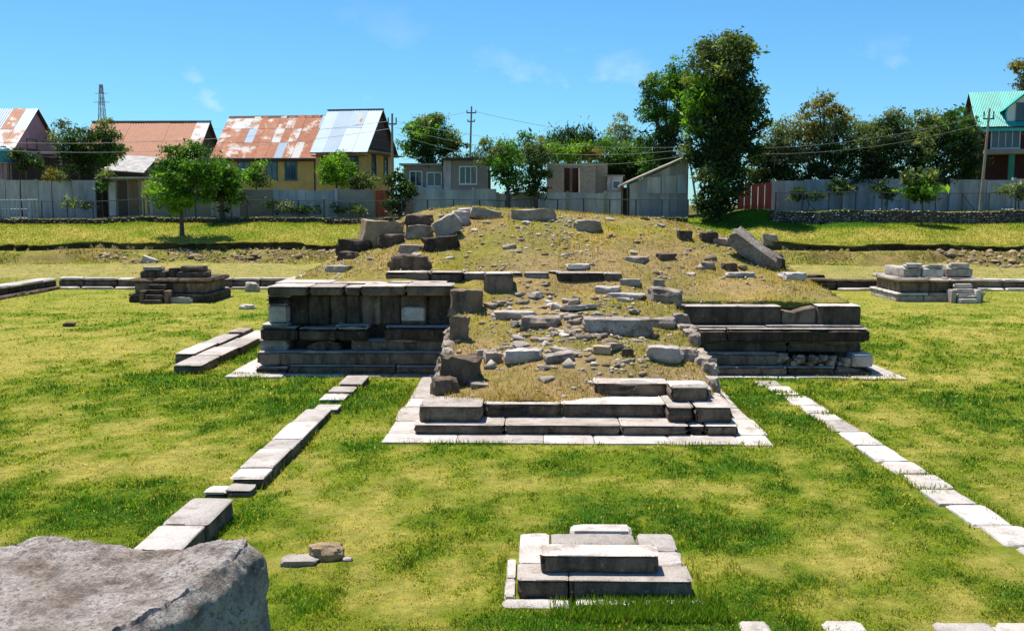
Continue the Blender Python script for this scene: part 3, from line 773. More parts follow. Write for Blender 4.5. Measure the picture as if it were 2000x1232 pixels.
def court_wall(label,spans,seed,cap=M_SLAB):
    random.seed(seed)
    x0,x1,Y=spans[0][0],spans[-1][1],spans[0][2]
    t=thing("stone_wall",label,"wall",((x0+x1)/2,Y,0))
    for (a,b,Y,low) in spans:
        x=a
        while x<b-.05:
            e=x+random.uniform(1.3,2.6)
            if b-e<.8: e=b
            h=.58+random.uniform(-.03,.03)-(random.uniform(.0,.12) if low else 0)
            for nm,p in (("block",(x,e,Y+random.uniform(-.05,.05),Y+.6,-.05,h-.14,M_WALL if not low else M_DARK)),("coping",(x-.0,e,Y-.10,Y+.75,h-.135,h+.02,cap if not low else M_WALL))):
                o=blk(nm,*p[:6],p[6],t,chip=.05,cell=.45); o.location=-t.location
            if random.random()<.8:
                o=blk("plinth_slab",x,e-.1,Y-.55,Y-.06,-.05,.12,M_SLAB,t,chip=.05,cell=.45); o.location=-t.location
            x=e
    return t
court_wall("low weathered stone court wall with pale coping, left of the platform",[(-27.15,-10.8,WALL_Y,0)],1)
court_wall("low stone court wall with broken dark blocks and coping, right of the platform",[(14.6,20.5,WALL_Y,1),(20.5,34,WALL_Y,0)],2)
t=thing("stone_wall","stub of stone court wall turning towards the camera at the left edge","wall",(-27.5,54,0))
random.seed(9); y=49.0
while y<57.8:
    e=min(y+random.uniform(1.4,2.2),57.9)
    for nm,p in (("block",(-28.0,-27.2,y+.01,e-.01,-.05,.45,M_DARK)),("coping",(-28.1,-27.1,y+.01,e-.01,.455,.6,M_SLAB)),("plinth_slab",(-27.18,-26.8,y+.02,e-.02,-.05,.15,M_WALL))):
        o=blk(nm,*p[:6],p[6],t,chip=.05,cell=.45,joint=0); o.location=-t.location
    y=e

# ------------------------------------------------------------------ loose stones
def stone(px,py,wpx,hpx,label,mat=M_ROCK,name="boulder",boxy=.7,amp=.11,rot=(0,0,None),dpt=.75,tilt=0,sink=.20,n=7,group=None,dh=1.0,dz=0.0):
    SEED[0]+=1; sd=SEED[0]
    p=hit(px,py); s=p.y/2000
    w,h=wpx*s,hpx*s*dh
    me=rock_mesh(name,w,w*dpt,h,sd,boxy,n,amp,tilt)
    o=link_mesh(name,me,mat,None,24)
    rz=rot[2] if rot[2] is not None else ((sd*37)%40-20)/57
    o.location=(p.x,p.y+w*dpt*.35,p.z-h*sink+dz); o.rotation_euler=(rot[0],rot[1],rz)
    return tag(o,label,"rock",group)
stone(738,478,78,56,"large tan slab tipped on edge on the mound's left shoulder",M_TAN,boxy=.82,amp=.08,rot=(-.05,.12,.25),dpt=.6)
stone(694,492,66,30,"low dark block lying left of the tipped tan slab",M_DARK,boxy=.85)
stone(765,478,50,24,"dark stone wedged under the tipped tan slab",M_DARK)
stone(818,441,46,26,"dark square block on the mound's crest, left of the rubble pile",M_DARK,boxy=.88)
stone(820,462,50,26,"grey stone half sunk between the crest blocks",M_ROCK)
stone(880,463,50,34,"pale leaning slab resting on the long dark block",M_PALE,boxy=.85,rot=(0,-.45,.2),dpt=.6,dz=.22)
stone(862,487,70,30,"long dark block below the pale leaning slab",M_DARK,boxy=.9,rot=(0,-.08,.05),dpt=.5)
stone(899,440,32,34,"upright pale stone at the edge of the crest pile",M_PALE)
stone(912,424,36,20,"rounded pale boulder topping the crest pile",M_PALE,boxy=.5)
stone(944,426,58,22,"thin slab leaning to the right on the crest",M_ROCK,boxy=.85,rot=(0,.22,.1))
stone(1040,431,84,27,"long squared block lying on the crest's middle",M_ROCK,boxy=.92,amp=.07,rot=(0,-.03,.0),dpt=.4)
stone(1149,451,50,25,"rounded boulder with dark underside below the crest",M_ROCK,boxy=.45,rot=(0,0,.1))
stone(1337,468,27,21,"small dark cube of stone high on the right slope",M_DARK,boxy=.93,amp=.06)
stone(1383,472,32,22,"dark-fronted stone at the right end of the crest",M_DARK,boxy=.8)
stone(1408,477,30,13,"flat grey slab beside the dark-fronted stone on the right shoulder",M_ROCK,boxy=.8)
# the great leaning slab on the right shoulder
me=rock_mesh("boulder",1.75,.75,.50,777,.85,9,.10); o=link_mesh("boulder",me,M_BOULDER,None,35)
p=hit(1478,513); o.location=(p.x-.18,p.y+.2,p.z+.20); o.rotation_euler=(.25,.62,-.30); tag(o,"great long slab leaning down the right shoulder of the mound","rock")
stone(1515,520,36,28,"dark stone propping the foot of the great leaning slab",M_DARK)
stone(1504,478,28,22,"small pale stone behind the great leaning slab",M_ROCK)
stone(798,525,72,31,"dark broken block above the inner tier, with pale top",M_WALL,boxy=.88,amp=.14,dpt=.6)
stone(803,493,46,17,"pale flat stone between two dark blocks on the left slope",M_PALE,boxy=.75)
stone(678,506,36,18,"small dark stone at the mound's left foot",M_DARK)
stone(660,530,46,13,"flat slab on the mound's lower left edge",M_ROCK,boxy=.8)
stone(1243,512,40,12,"thin dark slab on the right slope beside a square hole",M_ROCK,boxy=.85)
stone(1302,508,34,15,"dark square stone sunk in the right slope",M_DARK,boxy=.9)
stone(1298,590,62,32,"pale-topped dark boulder at the head of the ramp's right edge",M_ROCK,boxy=.7,rot=(0,.14,-.2),dpt=.6)
stone(1285,558,22,14,"small square stone above the pale-topped boulder",M_ROCK,boxy=.9)
stone(1128,524,44,9,"narrow pale slab just above the inner tier",M_SLAB,boxy=.9,dpt=.9)
stone(1129,606,62,9,"white triangular slab lying flat at the middle of the ramp's head",M_SLAB,boxy=.75,dpt=1.0,rot=(-.12,0,.4))
stone(1004,622,82,16,"thin wide slab with shadowed front on the ramp's upper left",M_PALE,boxy=.82,dpt=.5)
stone(1056,640,74,26,"rough dark-fronted stone bedded mid ramp left of the bare track",M_ROCK,boxy=.65,amp=.16)
stone(1210,651,128,34,"largest bedded slab on the ramp, right of the bare track",M_BOULDER,boxy=.9,amp=.09,dpt=.45,rot=(0,0,0),n=10)
stone(1297,641,44,24,"pale lumpy stone beside the largest bedded slab",M_PALE,boxy=.55)
stone(1331,636,30,28,"squared block on the ramp's right edge above the wing wall",M_ROCK,boxy=.85)
stone(1298,706,64,34,"white boulder with dark underside low on the ramp's right",M_PALE,boxy=.6,amp=.14)
stone(1343,704,40,30,"brown broken stone at the ramp's right edge below the white boulder",M_ROCK,amp=.18)
stone(896,752,74,66,"big dark upright block at the ramp's lower left corner",M_WALL,boxy=.82,amp=.12,dpt=.9,rot=(0,.05,.1))
stone(866,770,48,40,"dark stone at the foot of the big upright block",M_WALL,boxy=.75,amp=.14)
stone(940,697,24,16,"small pale stone next to the big upright block",M_PALE)
stone(963,709,32,26,"squared stone second from the big upright block",M_ROCK,boxy=.85)
stone(1020,706,70,27,"long pale stone low on the ramp, third from the upright block",M_PALE,boxy=.75,dpt=.55)
stone(1088,707,56,19,"pale tilted slab low in the middle of the ramp",M_PALE,boxy=.82,rot=(0,-.12,.25))
stone(1175,691,36,18,"reddish brown stone low on the ramp",M_TAN,boxy=.6)
stone(1226,696,22,18,"small dark pointed stone low on the ramp",M_DARK,boxy=.5)
stone(897,661,34,50,"upright dark stone where the left wing meets the ramp",M_WALL,boxy=.75,amp=.14)
stone(910,607,62,50,"large dark corner block ending the left wing's cornice",M_WALL,boxy=.82,amp=.12,dpt=.7)
stone(1232,556,38,13,"pale slab stepping down from the inner tier's right end",M_SLAB,boxy=.85)
stone(1188,571,44,12,"flat pale slab below the inner tier's right half",M_SLAB,boxy=.8)
stone(1222,581,74,9,"long thin pale slab above the ramp's right half",M_SLAB,boxy=.85,dpt=.5)
stone(1384,525,24,16,"small pale and dark stone on the lower right slope",M_ROCK)
stone(1426,528,28,16,"small black stone on the lower right slope",M_DARK)
stone(1550,545,46,15,"flat slab behind the mound's right end by the court wall",M_SLAB,boxy=.8)
stone(1590,552,40,18,"dark broken block fallen from the right court wall",M_DARK,boxy=.8)
stone(1445,540,60,9,"half buried pale slab on the right slope's foot",M_SLAB,boxy=.8)
# on the lawn
stone(638,1094,64,40,"tan angular rock sitting on the turf behind the big boulder",M_TAN,boxy=.5,amp=.16,dh=.85)
stone(583,1104,70,16,"flat grey stone half hidden in turf beside the tan rock",M_PALE,boxy=.75,sink=.3)
stone(678,1096,18,8,"tiny pale stone right of the tan rock",M_PALE,boxy=.5)
stone(133,638,22,9,"small dark lump alone on the left lawn",M_DARK,boxy=.6)
stone(481,604,26,10,"small pale slab on the lawn left of the platform",M_SLAB,boxy=.8)
stone(352,592,40,14,"pale slab leaning at the foot of the left shrine base",M_SLAB,boxy=.8)
stone(492,570,26,22,"pale round stone against the left court wall",M_PALE,boxy=.4)
stone(287,512,26,12,"white slab thrown on the bank behind the left shrine base",M_SLAB,boxy=.85,rot=(0,.35,.1))
stone(1688,560,26,16,"pale stone against the right court wall",M_PALE,boxy=.4)

# unlabelled-apart stones strewn over ramp and slopes
random.seed(77)
SH=[rock_mesh("rubble_rock",1,.72,.42,1200+k,.6,4,.15) for k in range(9)]
for k,me in enumerate(SH):
    me.materials.append([M_PALE,M_ROCK,M_ROCK][k%3]); me.polygons.foreach_set("use_smooth",[True]*len(me.polygons)); me.set_sharp_from_angle(angle=R(24)); me.update()
cnt=0
while cnt<150:
    if cnt<105:
        x=random.gauss(.9,1.5); y=random.uniform(22.3,29.6); s=random.choice([.16,.2,.24,.3,.36,.44]); lab=("pale stone among the rubble strewn over the staircase ramp","rubble strewn over the ramp")
        if not(-1.9<x<3.9): continue
        if y<23.5 and random.random()<.6: continue
    else:
        x=random.uniform(-6.8,8.6); y=random.uniform(31.3,37.5); s=random.choice([.18,.22,.28,.34,.42]); lab=("pale stone poking from the dry slope of the mound","stones on the mound's slope")
        if x>4 and random.random()<.5: continue
    cnt+=1
    o=bpy.data.objects.new("rubble_rock",random.choice(SH)); COL.objects.link(o)
    o.location=(x,y,float(mound(x,y))-.13*s); o.scale=(s,s,s*random.uniform(.5,1.0)); o.rotation_euler=(random.uniform(-.2,.2),random.uniform(-.2,.2),random.uniform(0,6.28))
    tag(o,lab[0],"rock",lab[1])
def scatter_pebbles(name,label,pts,sizes,cols,mat):
    tmpl=np.array([(1,0,-.3),(.3,.9,-.3),(-.8,.55,-.3),(-.8,-.6,-.3),(.3,-.95,-.3),(.1,.1,.8),(.6,-.2,.55),(-.4,.3,.6)],float)
    from itertools import combinations
    bm=bmesh.new(); [bm.verts.new(v) for v in tmpl]; bm.verts.ensure_lookup_table()
    r=bmesh.ops.convex_hull(bm,input=bm.verts); bm.verts.index_update(); bmesh.ops.triangulate(bm,faces=bm.faces)
    F0=np.array([[v.index for v in f.verts] for f in bm.faces]); T=np.array([v.co[:] for v in bm.verts]); bm.free()
    n=len(pts); rng=np.random.default_rng(3)
    a=rng.uniform(0,6.28,n); ca,sa=np.cos(a),np.sin(a)
    S=np.stack([sizes*rng.uniform(.7,1.3,n),sizes*rng.uniform(.5,1.0,n),sizes*rng.uniform(.35,.8,n)],1)
    V=T[None]*S[:,None]*(1+rng.uniform(-.25,.25,(n,len(T),1)))
    x=V[:,:,0]*ca[:,None]-V[:,:,1]*sa[:,None]; y=V[:,:,0]*sa[:,None]+V[:,:,1]*ca[:,None]
    V=np.stack([x,y,V[:,:,2]],2)+pts[:,None]
    F=(F0[None]+(np.arange(n)*len(T))[:,None,None]).reshape(-1,3)
    C=np.repeat(cols,len(T),axis=0)
    me=np_mesh(name,V.reshape(-1,3),F,mat,C)
    o=bpy.data.objects.new(name,me); COL.objects.link(o); tag(o,label,None,None,"stuff"); return o
def pebble_mat():
    m,n,l,b=new_mat("pebble"); a=attr_col(n); t=pos_noise(n,l,20,4,.7); f=ramp(n,[(.3,(.7,.7,.7)),(.7,(1.15,1.15,1.15))]); l.new(t.outputs[0],f.inputs[0])
    l.new(mixc(n,l,1.0,a.outputs[0],f.outputs[0],'MULTIPLY'),b.inputs['Base Color']); b.inputs['Roughness'].default_value=.95; bump(n,l,t.outputs[0],.6,.02,b); return m
M_PEB=pebble_mat()
rng=np.random.default_rng(5)
N=4800
x=np.where(rng.random(N)<.42,rng.normal(.9,1.7,N),rng.uniform(-7.2,9,N)); y=np.where(np.abs(x-.9)<2.9,rng.uniform(21.9,37,N),rng.uniform(29.3,38,N))
keep=in_mound(x,y)&((y>30.6)|(np.abs(x-1)<2.9)|(x>4.4))&(fbm(x*.7,y*.7,seed=71,octs=3)+rng.uniform(-.4,.4,N)>-.08)
x,y=x[keep],y[keep]
sz=(rng.gamma(2.0,.020,len(x))+.018)*np.where((np.abs(x-.9)<2)&(y<29.5)&(y>23),1.5,1)
tone=rng.uniform(.55,1.15,len(x))[:,None]
cols=np.where(rng.random(len(x))[:,None]<.6,np.array([.42,.36,.28]),np.array([.27,.19,.115]))*tone
scatter_pebbles("rubble","small loose rubble scattered over the earth mound and ramp",np.stack([x,y,mound(x,y)],1),sz,cols,M_PEB)
# stones showing in the bank
N=2600
x=rng.uniform(-34,36,N); y=edge_y(x)-rng.uniform(.1,3.4,N); k=(fbm(x*.25,y*.3,seed=81,octs=3)+np.exp(-((x+22)/5)**2)*.7>.12); x,y=x[k],y[k]
scatter_pebbles("bank_rubble","stones and clods showing in the eroded earth bank",np.stack([x,y,terr(x,y)],1),rng.gamma(2.,.06,len(x))+.03,np.array([.34,.24,.14])*rng.uniform(.5,1.2,len(x))[:,None],M_PEB)

# ------------------------------------------------------------------ the great boulder in front
def add_boulder():
    V,F=grid_box(150,120,44)
    q00,q10,q11,q01=[np.array(p) for p in ((-6.9,8.9),(-3.85,7.55),(-2.62,10.35),(-5.55,10.75))]
    u=(V[:,0]+1)/2; v=(V[:,1]+1)/2; w=(V[:,2]+1)/2
    # round the plan's corners
    r=np.clip((np.abs(V[:,0])**6+np.abs(V[:,1])**6)**(1/6),1,None); 
    uu=((V[:,0]/r)+1)/2; vv=((V[:,1]/r)+1)/2
    XY=(q00*((1-uu)*(1-vv))[:,None]+q10*(uu*(1-vv))[:,None]+q11*(uu*vv)[:,None]+q01*((1-uu)*vv)[:,None])
    ctr=XY.mean(0)
    x,y=XY[:,0],XY[:,1]
    top=1.14+0.19*np.exp(-(((x+2.9)/.8)**2+((y-10.1)/.9)**2))+0.08*np.exp(-(((x+5.2)/.5)**2+((y-10.5)/.5)**2))-0.05*np.exp(-(((x+3.6)/.35)**2+((y-10.6)/.4)**2))
    top=top+0.06*fbm(x*1.3,y*1.3,seed=91,octs=3)+0.035*fbm(x*4,y*4,seed=93,octs=3)
    z=-0.1+(top+0.1)*w
    bul=1+0.07*np.sin(np.clip(w,0,1)*math.pi)*0.8-0.05*sstep(.86,1,w)
    P=np.stack([ctr[0]+(x-ctr[0])*bul,ctr[1]+(y-ctr[1])*bul,z],1)
    side=((np.abs(V[:,0])>.999)|(np.abs(V[:,1])>.999))
    n=0.11*fbm(P[:,0]*1.7,P[:,1]*1.7,P[:,2]*1.7,seed=95,octs=4)+0.07*np.abs(fbm(P[:,0]*5,P[:,1]*5,P[:,2]*5,seed=96,octs=4,gain=.6))
    d=P[:,:2]-ctr; d/=np.linalg.norm(d,axis=1)[:,None]+1e-6
    P[:,:2]+=d*(n*np.where(side,1,.4))[:,None]
    lam=0.03*fbm(P[:,0]*2.2,P[:,1]*8,0,seed=97,octs=5,gain=.6)+.075*np.abs(fbm(P[:,0]*4.5,P[:,1]*6,0,seed=98,octs=5,gain=.65))
    P[:,2]-=lam*(w>.99)
    # worn arris
    e=(side&(w>.99)); P[e,2]-=.05+.15*np.clip(fbm(P[e,0]*3.2,P[e,1]*3.2,0,seed=99,octs=4,gain=.65)+.15,0,1)
    o=mesh_obj("boulder",P,F,M_BOULDER,None,50)
    tag(o,"huge pitted flat-topped boulder at the lower left corner, cut by the picture's edge","rock")
add_boulder()

# ------------------------------------------------------------------ grass
SLABS=[(o.matrix_basis.translation+Vector((0,0,0)),o) for o in []]
EXC=[(-8.6,10.3,27.75,46.8),(-3.06,4.88,20.0,28.0),(-.38,2.12,11.7,13.8),(.5,1.42,13.7,14.27)]
for (a,b) in [(13.2,16.65),(17.05,17.8),(17.95,19.9),(20.2,23.0),(23.25,25.1),(25.7,27.5)]: EXC.append((6.32,7.02,a,b))
for (a,b) in [(11.6,15.25),(16.85,22.7),(26,27.3)]: EXC.append((-5.25,-4.54,a,b))
EXC+=[(4.5,8.3,10.7,11.35),(-10.75,-9.2,28.4,36.5),(-30,-10.8,57.35,58.8),(14.6,34,57.35,58.8),(-28.2,-26.8,49,58),(X(326,49.5)-2.1,X(326,49.5)+2.1,48.6,53.3),(X(1842,50.8)-2.2,X(1842,50.8)+2.2,49.9,55),(-6.2,-2.8,8.2,10.6)]
def blades(name,label,x,y,z,h,w,col,seed):
    rng=np.random.default_rng(seed); n=len(x)
    a=rng.uniform(0,6.28,n); lean=rng.normal(0,.45,n)*h; la=rng.uniform(0,6.28,n)
    dx,dy=np.cos(a)*w/2,np.sin(a)*w/2
    V=np.empty((n,3,3)); V[:,0]=np.stack([x-dx,y-dy,z],1); V[:,1]=np.stack([x+dx,y+dy,z],1); V[:,2]=np.stack([x+np.cos(la)*lean,y+np.sin(la)*lean,z+h],1)
    C=np.repeat(col[:,None],3,axis=1)
    me=np_mesh(name,V.reshape(-1,3),np.arange(n*3).reshape(-1,3),M_GRASS,C.reshape(-1,3))
    o=bpy.data.objects.new(name,me); COL.objects.link(o); return tag(o,label,None,None,"stuff")
def grass_field():
    rng=np.random.default_rng(17); n=700000
    y=1/(rng.uniform(1/68.,1/9.0,n)); x=rng.uniform(-1,1,n)*(0.60*y+2.5)
    k=np.ones(n,bool)
    for a,b,c,d in EXC: k&=~((x>a+.07)&(x<b-.07)&(y>c+.05)&(y<d-.05))
    x,y=x[k],y[k]; g=green_map(x,y)
    k=rng.random(len(x))<(.45+.55*g); x,y,g=x[k],y[k],g[k]
    gj=np.clip(g+rng.normal(0,.13,len(x)),0,1)
    tall=fbm(x*3.2,y*3.2,seed=101,octs=2)
    h=(.020+.028*g**1.3)*rng.uniform(.6,1.5,len(x))*(1+1.0*np.clip(tall-.1,-.4,1))*np.clip(y/16,1,1.8)
    w=np.clip(.0017*y,.016,.07)*rng.uniform(.7,1.4,len(x))
    col=turf_col(gj)*rng.uniform(.65,1.4,len(x))[:,None]*(1+.55*fbm(x*4.2,y*2.6,seed=141,octs=3,gain=.7))[:,None]
    r=rng.random(len(x))[:,None]; col=np.where(r<.12,DRY*rng.uniform(.8,1.5,len(x))[:,None],col)
    blades("grass","short mown grass of the court, lush and straw-dry in patches",x,y,terr(x,y)-.005,h,w,col,18)
grass_field()
def mound_grass():
    rng=np.random.default_rng(23); n=85000
    x=rng.uniform(-7.6,9.4,n); y=21.6+(45-21.6)*rng.random(n)**1.5
    k=in_mound(x,y)&~((x<-1.9)&(y<30.8)&(y>28.9)); x,y=x[k],y[k]
    q=fbm(x*.8,y*.8,seed=111,octs=3)-.45*np.exp(-(((x-.9)/1.4)**2+((y-26)/2.5)**2)); k=q+rng.uniform(-.5,.5,len(x))>-.05; x,y=x[k],y[k]
    g=np.clip(.10+.4*fbm(x*.5,y*.5,seed=61,octs=3)+rng.normal(0,.12,len(x)),0,.75)
    g=g+np.exp(-(((x-2.6)/1.1)**2+((y-22.9)/.6)**2))*.35
    h=rng.uniform(.03,.11,len(x)); w=.0011*y*rng.uniform(.7,1.3,len(x))
    col=turf_col(np.clip(g,0,1))*rng.uniform(.6,1.15,len(x))[:,None]*np.array([1.0,.80,.78])
    blades("mound_grass","dry thin grass growing on the mound and ramp",x,y,mound(x,y)-.005,h,w,col,24)
mound_grass()
def bank_grass():
    rng=np.random.default_rng(29); n=90000
    x=rng.uniform(-46,46,n); y=rng.uniform(66,79,n); ey=edge_y(x)
    k=(y>ey-.05)|((y<ey-.8)&(fbm(x*.6,y*.6,seed=121,octs=3)>-.08)); x,y,ey=x[k],y[k],ey[k]
    g=np.clip(green_map(x,y)+rng.normal(0,.12,len(x)),0,1)
    z0=np.where(np.abs(y-ey-.2)<.3,terr(x,ey+.45),terr(x,y)); h=rng.uniform(.06,.16,len(x)); w=.07*rng.uniform(.7,1.3,len(x))
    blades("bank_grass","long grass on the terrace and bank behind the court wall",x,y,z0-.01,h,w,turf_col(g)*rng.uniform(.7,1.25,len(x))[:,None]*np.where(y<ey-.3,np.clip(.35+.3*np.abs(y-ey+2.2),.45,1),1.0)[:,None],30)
bank_grass()
# grass tuft in the pedestal's hollow and along slab edges
rng=np.random.default_rng(31); n=2600
x=rng.uniform(.3,1.42,n); y=rng.uniform(12.62,13.26,n)
blades("pedestal_grass","dry grass growing in the hollow of the small pedestal",x,y,np.full(n,.185),rng.uniform(.05,.13,n),np.full(n,.012),turf_col(rng.uniform(.05,.4,n))*rng.uniform(.7,1.2,n)[:,None],32)
n=5200
x=rng.uniform(.2,2.3,n); y=rng.uniform(11.3,11.95,n); k=rng.random(n)<np.clip((x-.2)/1.0,0.15,1); x,y=x[k],y[k]; n=len(x)
blades("clover_tuft","tall lush green growth against the front of the small pedestal",x,y,np.full(n,0.),rng.uniform(.05,.13,n),np.full(n,.022),turf_col(rng.uniform(.7,1,n))*rng.uniform(.7,1.4,n)[:,None],33)

def edge_tufts():
    """longer unmown grass against the stones' edges"""
    rng=np.random.default_rng(47); xs=[];ys=[]
    for (a,b,c,d) in [(-3.06,4.88,20.0,28.0),(-8.6,-3.1,27.75,28.2),(4.9,10.3,27.75,28.2)]+[r for r in EXC if 6.2<r[0]<6.4 or -5.3<r[0]<-5.2 or r[0]==-10.75 or r[0]==-.38]+[(-5.55,-2.55,7.6,10.8)]:
        xo=0
        if 6.2<a<6.4: xo=(21-(c+d)/2)*.036
        per=2*(b-a+d-c); n=int(per*150)
        t=rng.random(n)*per; w,h=b-a,d-c
        x=np.where(t<w,a+t,np.where(t<w+h,b,np.where(t<2*w+h,b-(t-w-h),a))); y=np.where(t<w,c,np.where(t<w+h,c+(t-w),np.where(t<2*w+h,d,d-(t-2*w-h))))
        k=fbm(x*1.3,y*1.3,seed=151,octs=3)+rng.uniform(-.3,.3,n)>.05
        xs.append(x[k]+rng.normal(0,.05,k.sum())+xo); ys.append(y[k]+rng.normal(0,.05,k.sum()))
    x=np.concatenate(xs); y=np.concatenate(ys); g=np.clip(green_map(x,y)*.6+rng.uniform(0,.5,len(x)),0,1)
    blades("edge_grass","longer unmown grass creeping against slab and kerb edges",x,y,terr(x,y)-.005,rng.uniform(.05,.14,len(x)),np.clip(.0012*y,.012,.03)*rng.uniform(.7,1.4,len(x)),turf_col(g)*rng.uniform(.6,1.3,len(x))[:,None],48)
edge_tufts()

# ------------------------------------------------------------------ houses
def part(name,mb_or_args,mat,parent):
    if isinstance(mb_or_args,MB): return mb_or_args.build(name,mat,parent)
    return box(name,*mb_or_args,mat,parent)
def window(parent,x,z,w,h,y=0.0,fm=None,gm=None,bars=1,name="window"):
    """window in a wall facing -y whose face lies at y: frame proud of the wall, pane set back in it"""
    fm=fm or M_WFRAME; gm=gm or M_GLASS; t=.09; mb=MB()
    mb.box(x-w/2-t,x-w/2,y-.08,y+.05,z-t,z+h+t); mb.box(x+w/2,x+w/2+t,y-.08,y+.05,z-t,z+h+t)
    mb.box(x-w/2,x+w/2,y-.08,y+.05,z+h,z+h+t); mb.box(x-w/2,x+w/2,y-.08,y+.05,z-t,z)
    for k in range(bars): 
        xx=x-w/2+w*(k+1)/(bars+1); mb.box(xx-.03,xx+.03,y-.06,y-.015,z,z+h)
    f=mb.build(name,fm,parent)
    box("pane",x-w/2,x+w/2,y-.012,y-.004,z,z+h,gm,f)
    box("sill",x-w/2-.15,x+w/2+.15,y-.16,y-.085,z-t-.06,z-t,fm,f)
    return f
def side_window(parent,y,z,w,h,x,fm=None,gm=None):
    fm=fm or M_WFRAME; gm=gm or M_GLASS; t=.09; mb=MB()
    mb.box(x-.05,x+.08,y-w/2-t,y-w/2,z-t,z+h+t); mb.box(x-.05,x+.08,y+w/2,y+w/2+t,z-t,z+h+t); mb.box(x-.05,x+.08,y-w/2,y+w/2,z+h,z+h+t); mb.box(x-.05,x+.08,y-w/2,y+w/2,z-t,z)
    f=mb.build("window",fm,parent); box("pane",x+.004,x+.012,y-w/2,y+w/2,z,z+h,gm,f); return f
def gable_house(t,W,D,hw,hr,wall,ov=.45,gable=None,th=.06,ovx=.35):
    """walls, gables and a two-slope roof; returns the roof part and the function that maps (u,v) on the front slope"""
    mb=MB(); x0,x1=-W/2,W/2
    v=[(x0,0,-.6),(x1,0,-.6),(x1,D,-.6),(x0,D,-.6),(x0,0,hw),(x1,0,hw),(x1,D,hw),(x0,D,hw)]
    mb.add(v,BOXF); mb.build("wall",wall,t)
    for s,x in ((-1,x0),(1,x1)):
        xa,xb=(x-.02,x+.12) if s<0 else (x-.12,x+.02)
        g=MB(); g.add([(xa,.05,hw+.004),(xb,.05,hw+.004),(xb,D-.05,hw+.004),(xa,D-.05,hw+.004),(xa,D/2,hw+hr-.12),(xb,D/2,hw+hr-.12)],[(0,1,5,4),(1,2,5),(2,3,4,5),(3,0,4),(0,3,2,1)]); g.build("gable",gable or wall,t)
    sl=hr/(D/2); e=ov*sl
    r=MB(); X0,X1=x0-ovx,x1+ovx
    zt=lambda y: hw+hr-abs(y-D/2)*sl+.02
    for ya,yb in ((-ov,D/2),(D+ov,D/2)):
        a=[(X0,ya,zt(ya)),(X1,ya,zt(ya)),(X1,yb,zt(yb)),(X0,yb,zt(yb))]
        b=[(p[0],p[1],p[2]+th) for p in a]
        fl=BOXF if ya<yb else [q[::-1] for q in BOXF]
        r.add(a+b,fl)
    roof=r.build("roof",M_WOOD,t)
    def uv(u,v): # u along the eave 0..1, v from eave to ridge 0..1
        y=-ov+(D/2+ov)*v; return Vector((X0+(X1-X0)*u,y,zt(y)+th+.004))
    nrm=Vector((0,-sl,1)).normalized()
    return roof,uv,nrm
def sheets(roof,uv,nrm,us,vs,pick,lift=.012,wav=5,name="roof_sheet"):
    """separate iron sheets on the front slope; each overlaps its lower neighbour and carries ribs"""
    for j in range(len(vs)-1):
        for i in range(len(us)-1):
            p=[uv(us[i],vs[j]),uv(us[i+1],vs[j]),uv(us[i+1],vs[j+1]),uv(us[i],vs[j+1])]
            off=nrm*(lift*(1+((i*7+j*3)%3)))
            mb=MB(); n=wav*2
            top=[];bot=[]
            for k in range(n+1):
                h=.028 if k%2 else 0
                f=k/n
                bot.append(p[0].lerp(p[1],f)+off+nrm*h); top.append(p[3].lerp(p[2],f)+off*.6+nrm*h)
            mb.add(bot+top,[(k,k+1,n+2+k,n+1+k) for k in range(n)])
            mb.build(name,pick(i,j),roof)
random.seed(21)
def grnd(x,y): return float(terr(x,y))

# ochre house under the long rusted roof
def place(px,Y): x=X(px,Y); return (x,Y,grnd(x,Y))
p=place(523,88); h=thing("house","ochre plastered house under a long rust-streaked iron roof","house",p,R(-6))
hw=Z(303,88)-p[2]; hr=Z(227,92.2)-Z(303,88)
W=8.9; roof,uv,nrm=gable_house(h,W,8.4,hw,hr,M_YELLOW)
us=[0]+[ (k+random.uniform(-.15,.15))/12 for k in range(1,12)]+[1]
def pk(i,j):
    if j==2 and i<4: return M_RUST_P
    r=random.random(); return M_RUST if r<.80 else (M_RUST_P if r<.93 else M_ZINC_L)
sheets(roof,uv,nrm,us,[0,.36,.68,.93],pk)
for k in range(12):      # loose sheet ends along the ridge
    a=us[k]; b=us[k+1]
    if random.random()<.75: sheets(roof,uv,nrm,[a,a+(b-a)*random.uniform(.5,.9)],[.93,random.uniform(.97,1.0)],lambda i,j:random.choice([M_RUST,M_RUST_P,M_RUST]))
for lx,w in ((-1.95,1.0),(.55,.95),(2.25,1.0)): window(h,lx,hw-2.0,w*.9,1.5,0,M_WFRAME,M_GLASS_B,1)
window(h,-3.6,hw-2.3,.9,1.7,0,M_WOOD,M_GLASS,1)
box("fascia",-W/2-.3,W/2+.3,-.50,-.42,hw-.55,hw-.30,M_WOOD,h)
box("plinth",-W/2-.05,W/2+.05,-.06,-.004,-.3,1.0,M_GREYPL,h)

MB().tube([(-W/2-.35,-.52,hw-.28),(W/2+.35,-.52,hw-.32)],.06,6).build('gutter',M_IRON,h); MB().tube([(W/2-.1,-.1,hw-.3),(W/2-.1,-.1,-.3)],.05,6).build('downpipe',M_IRON,h)
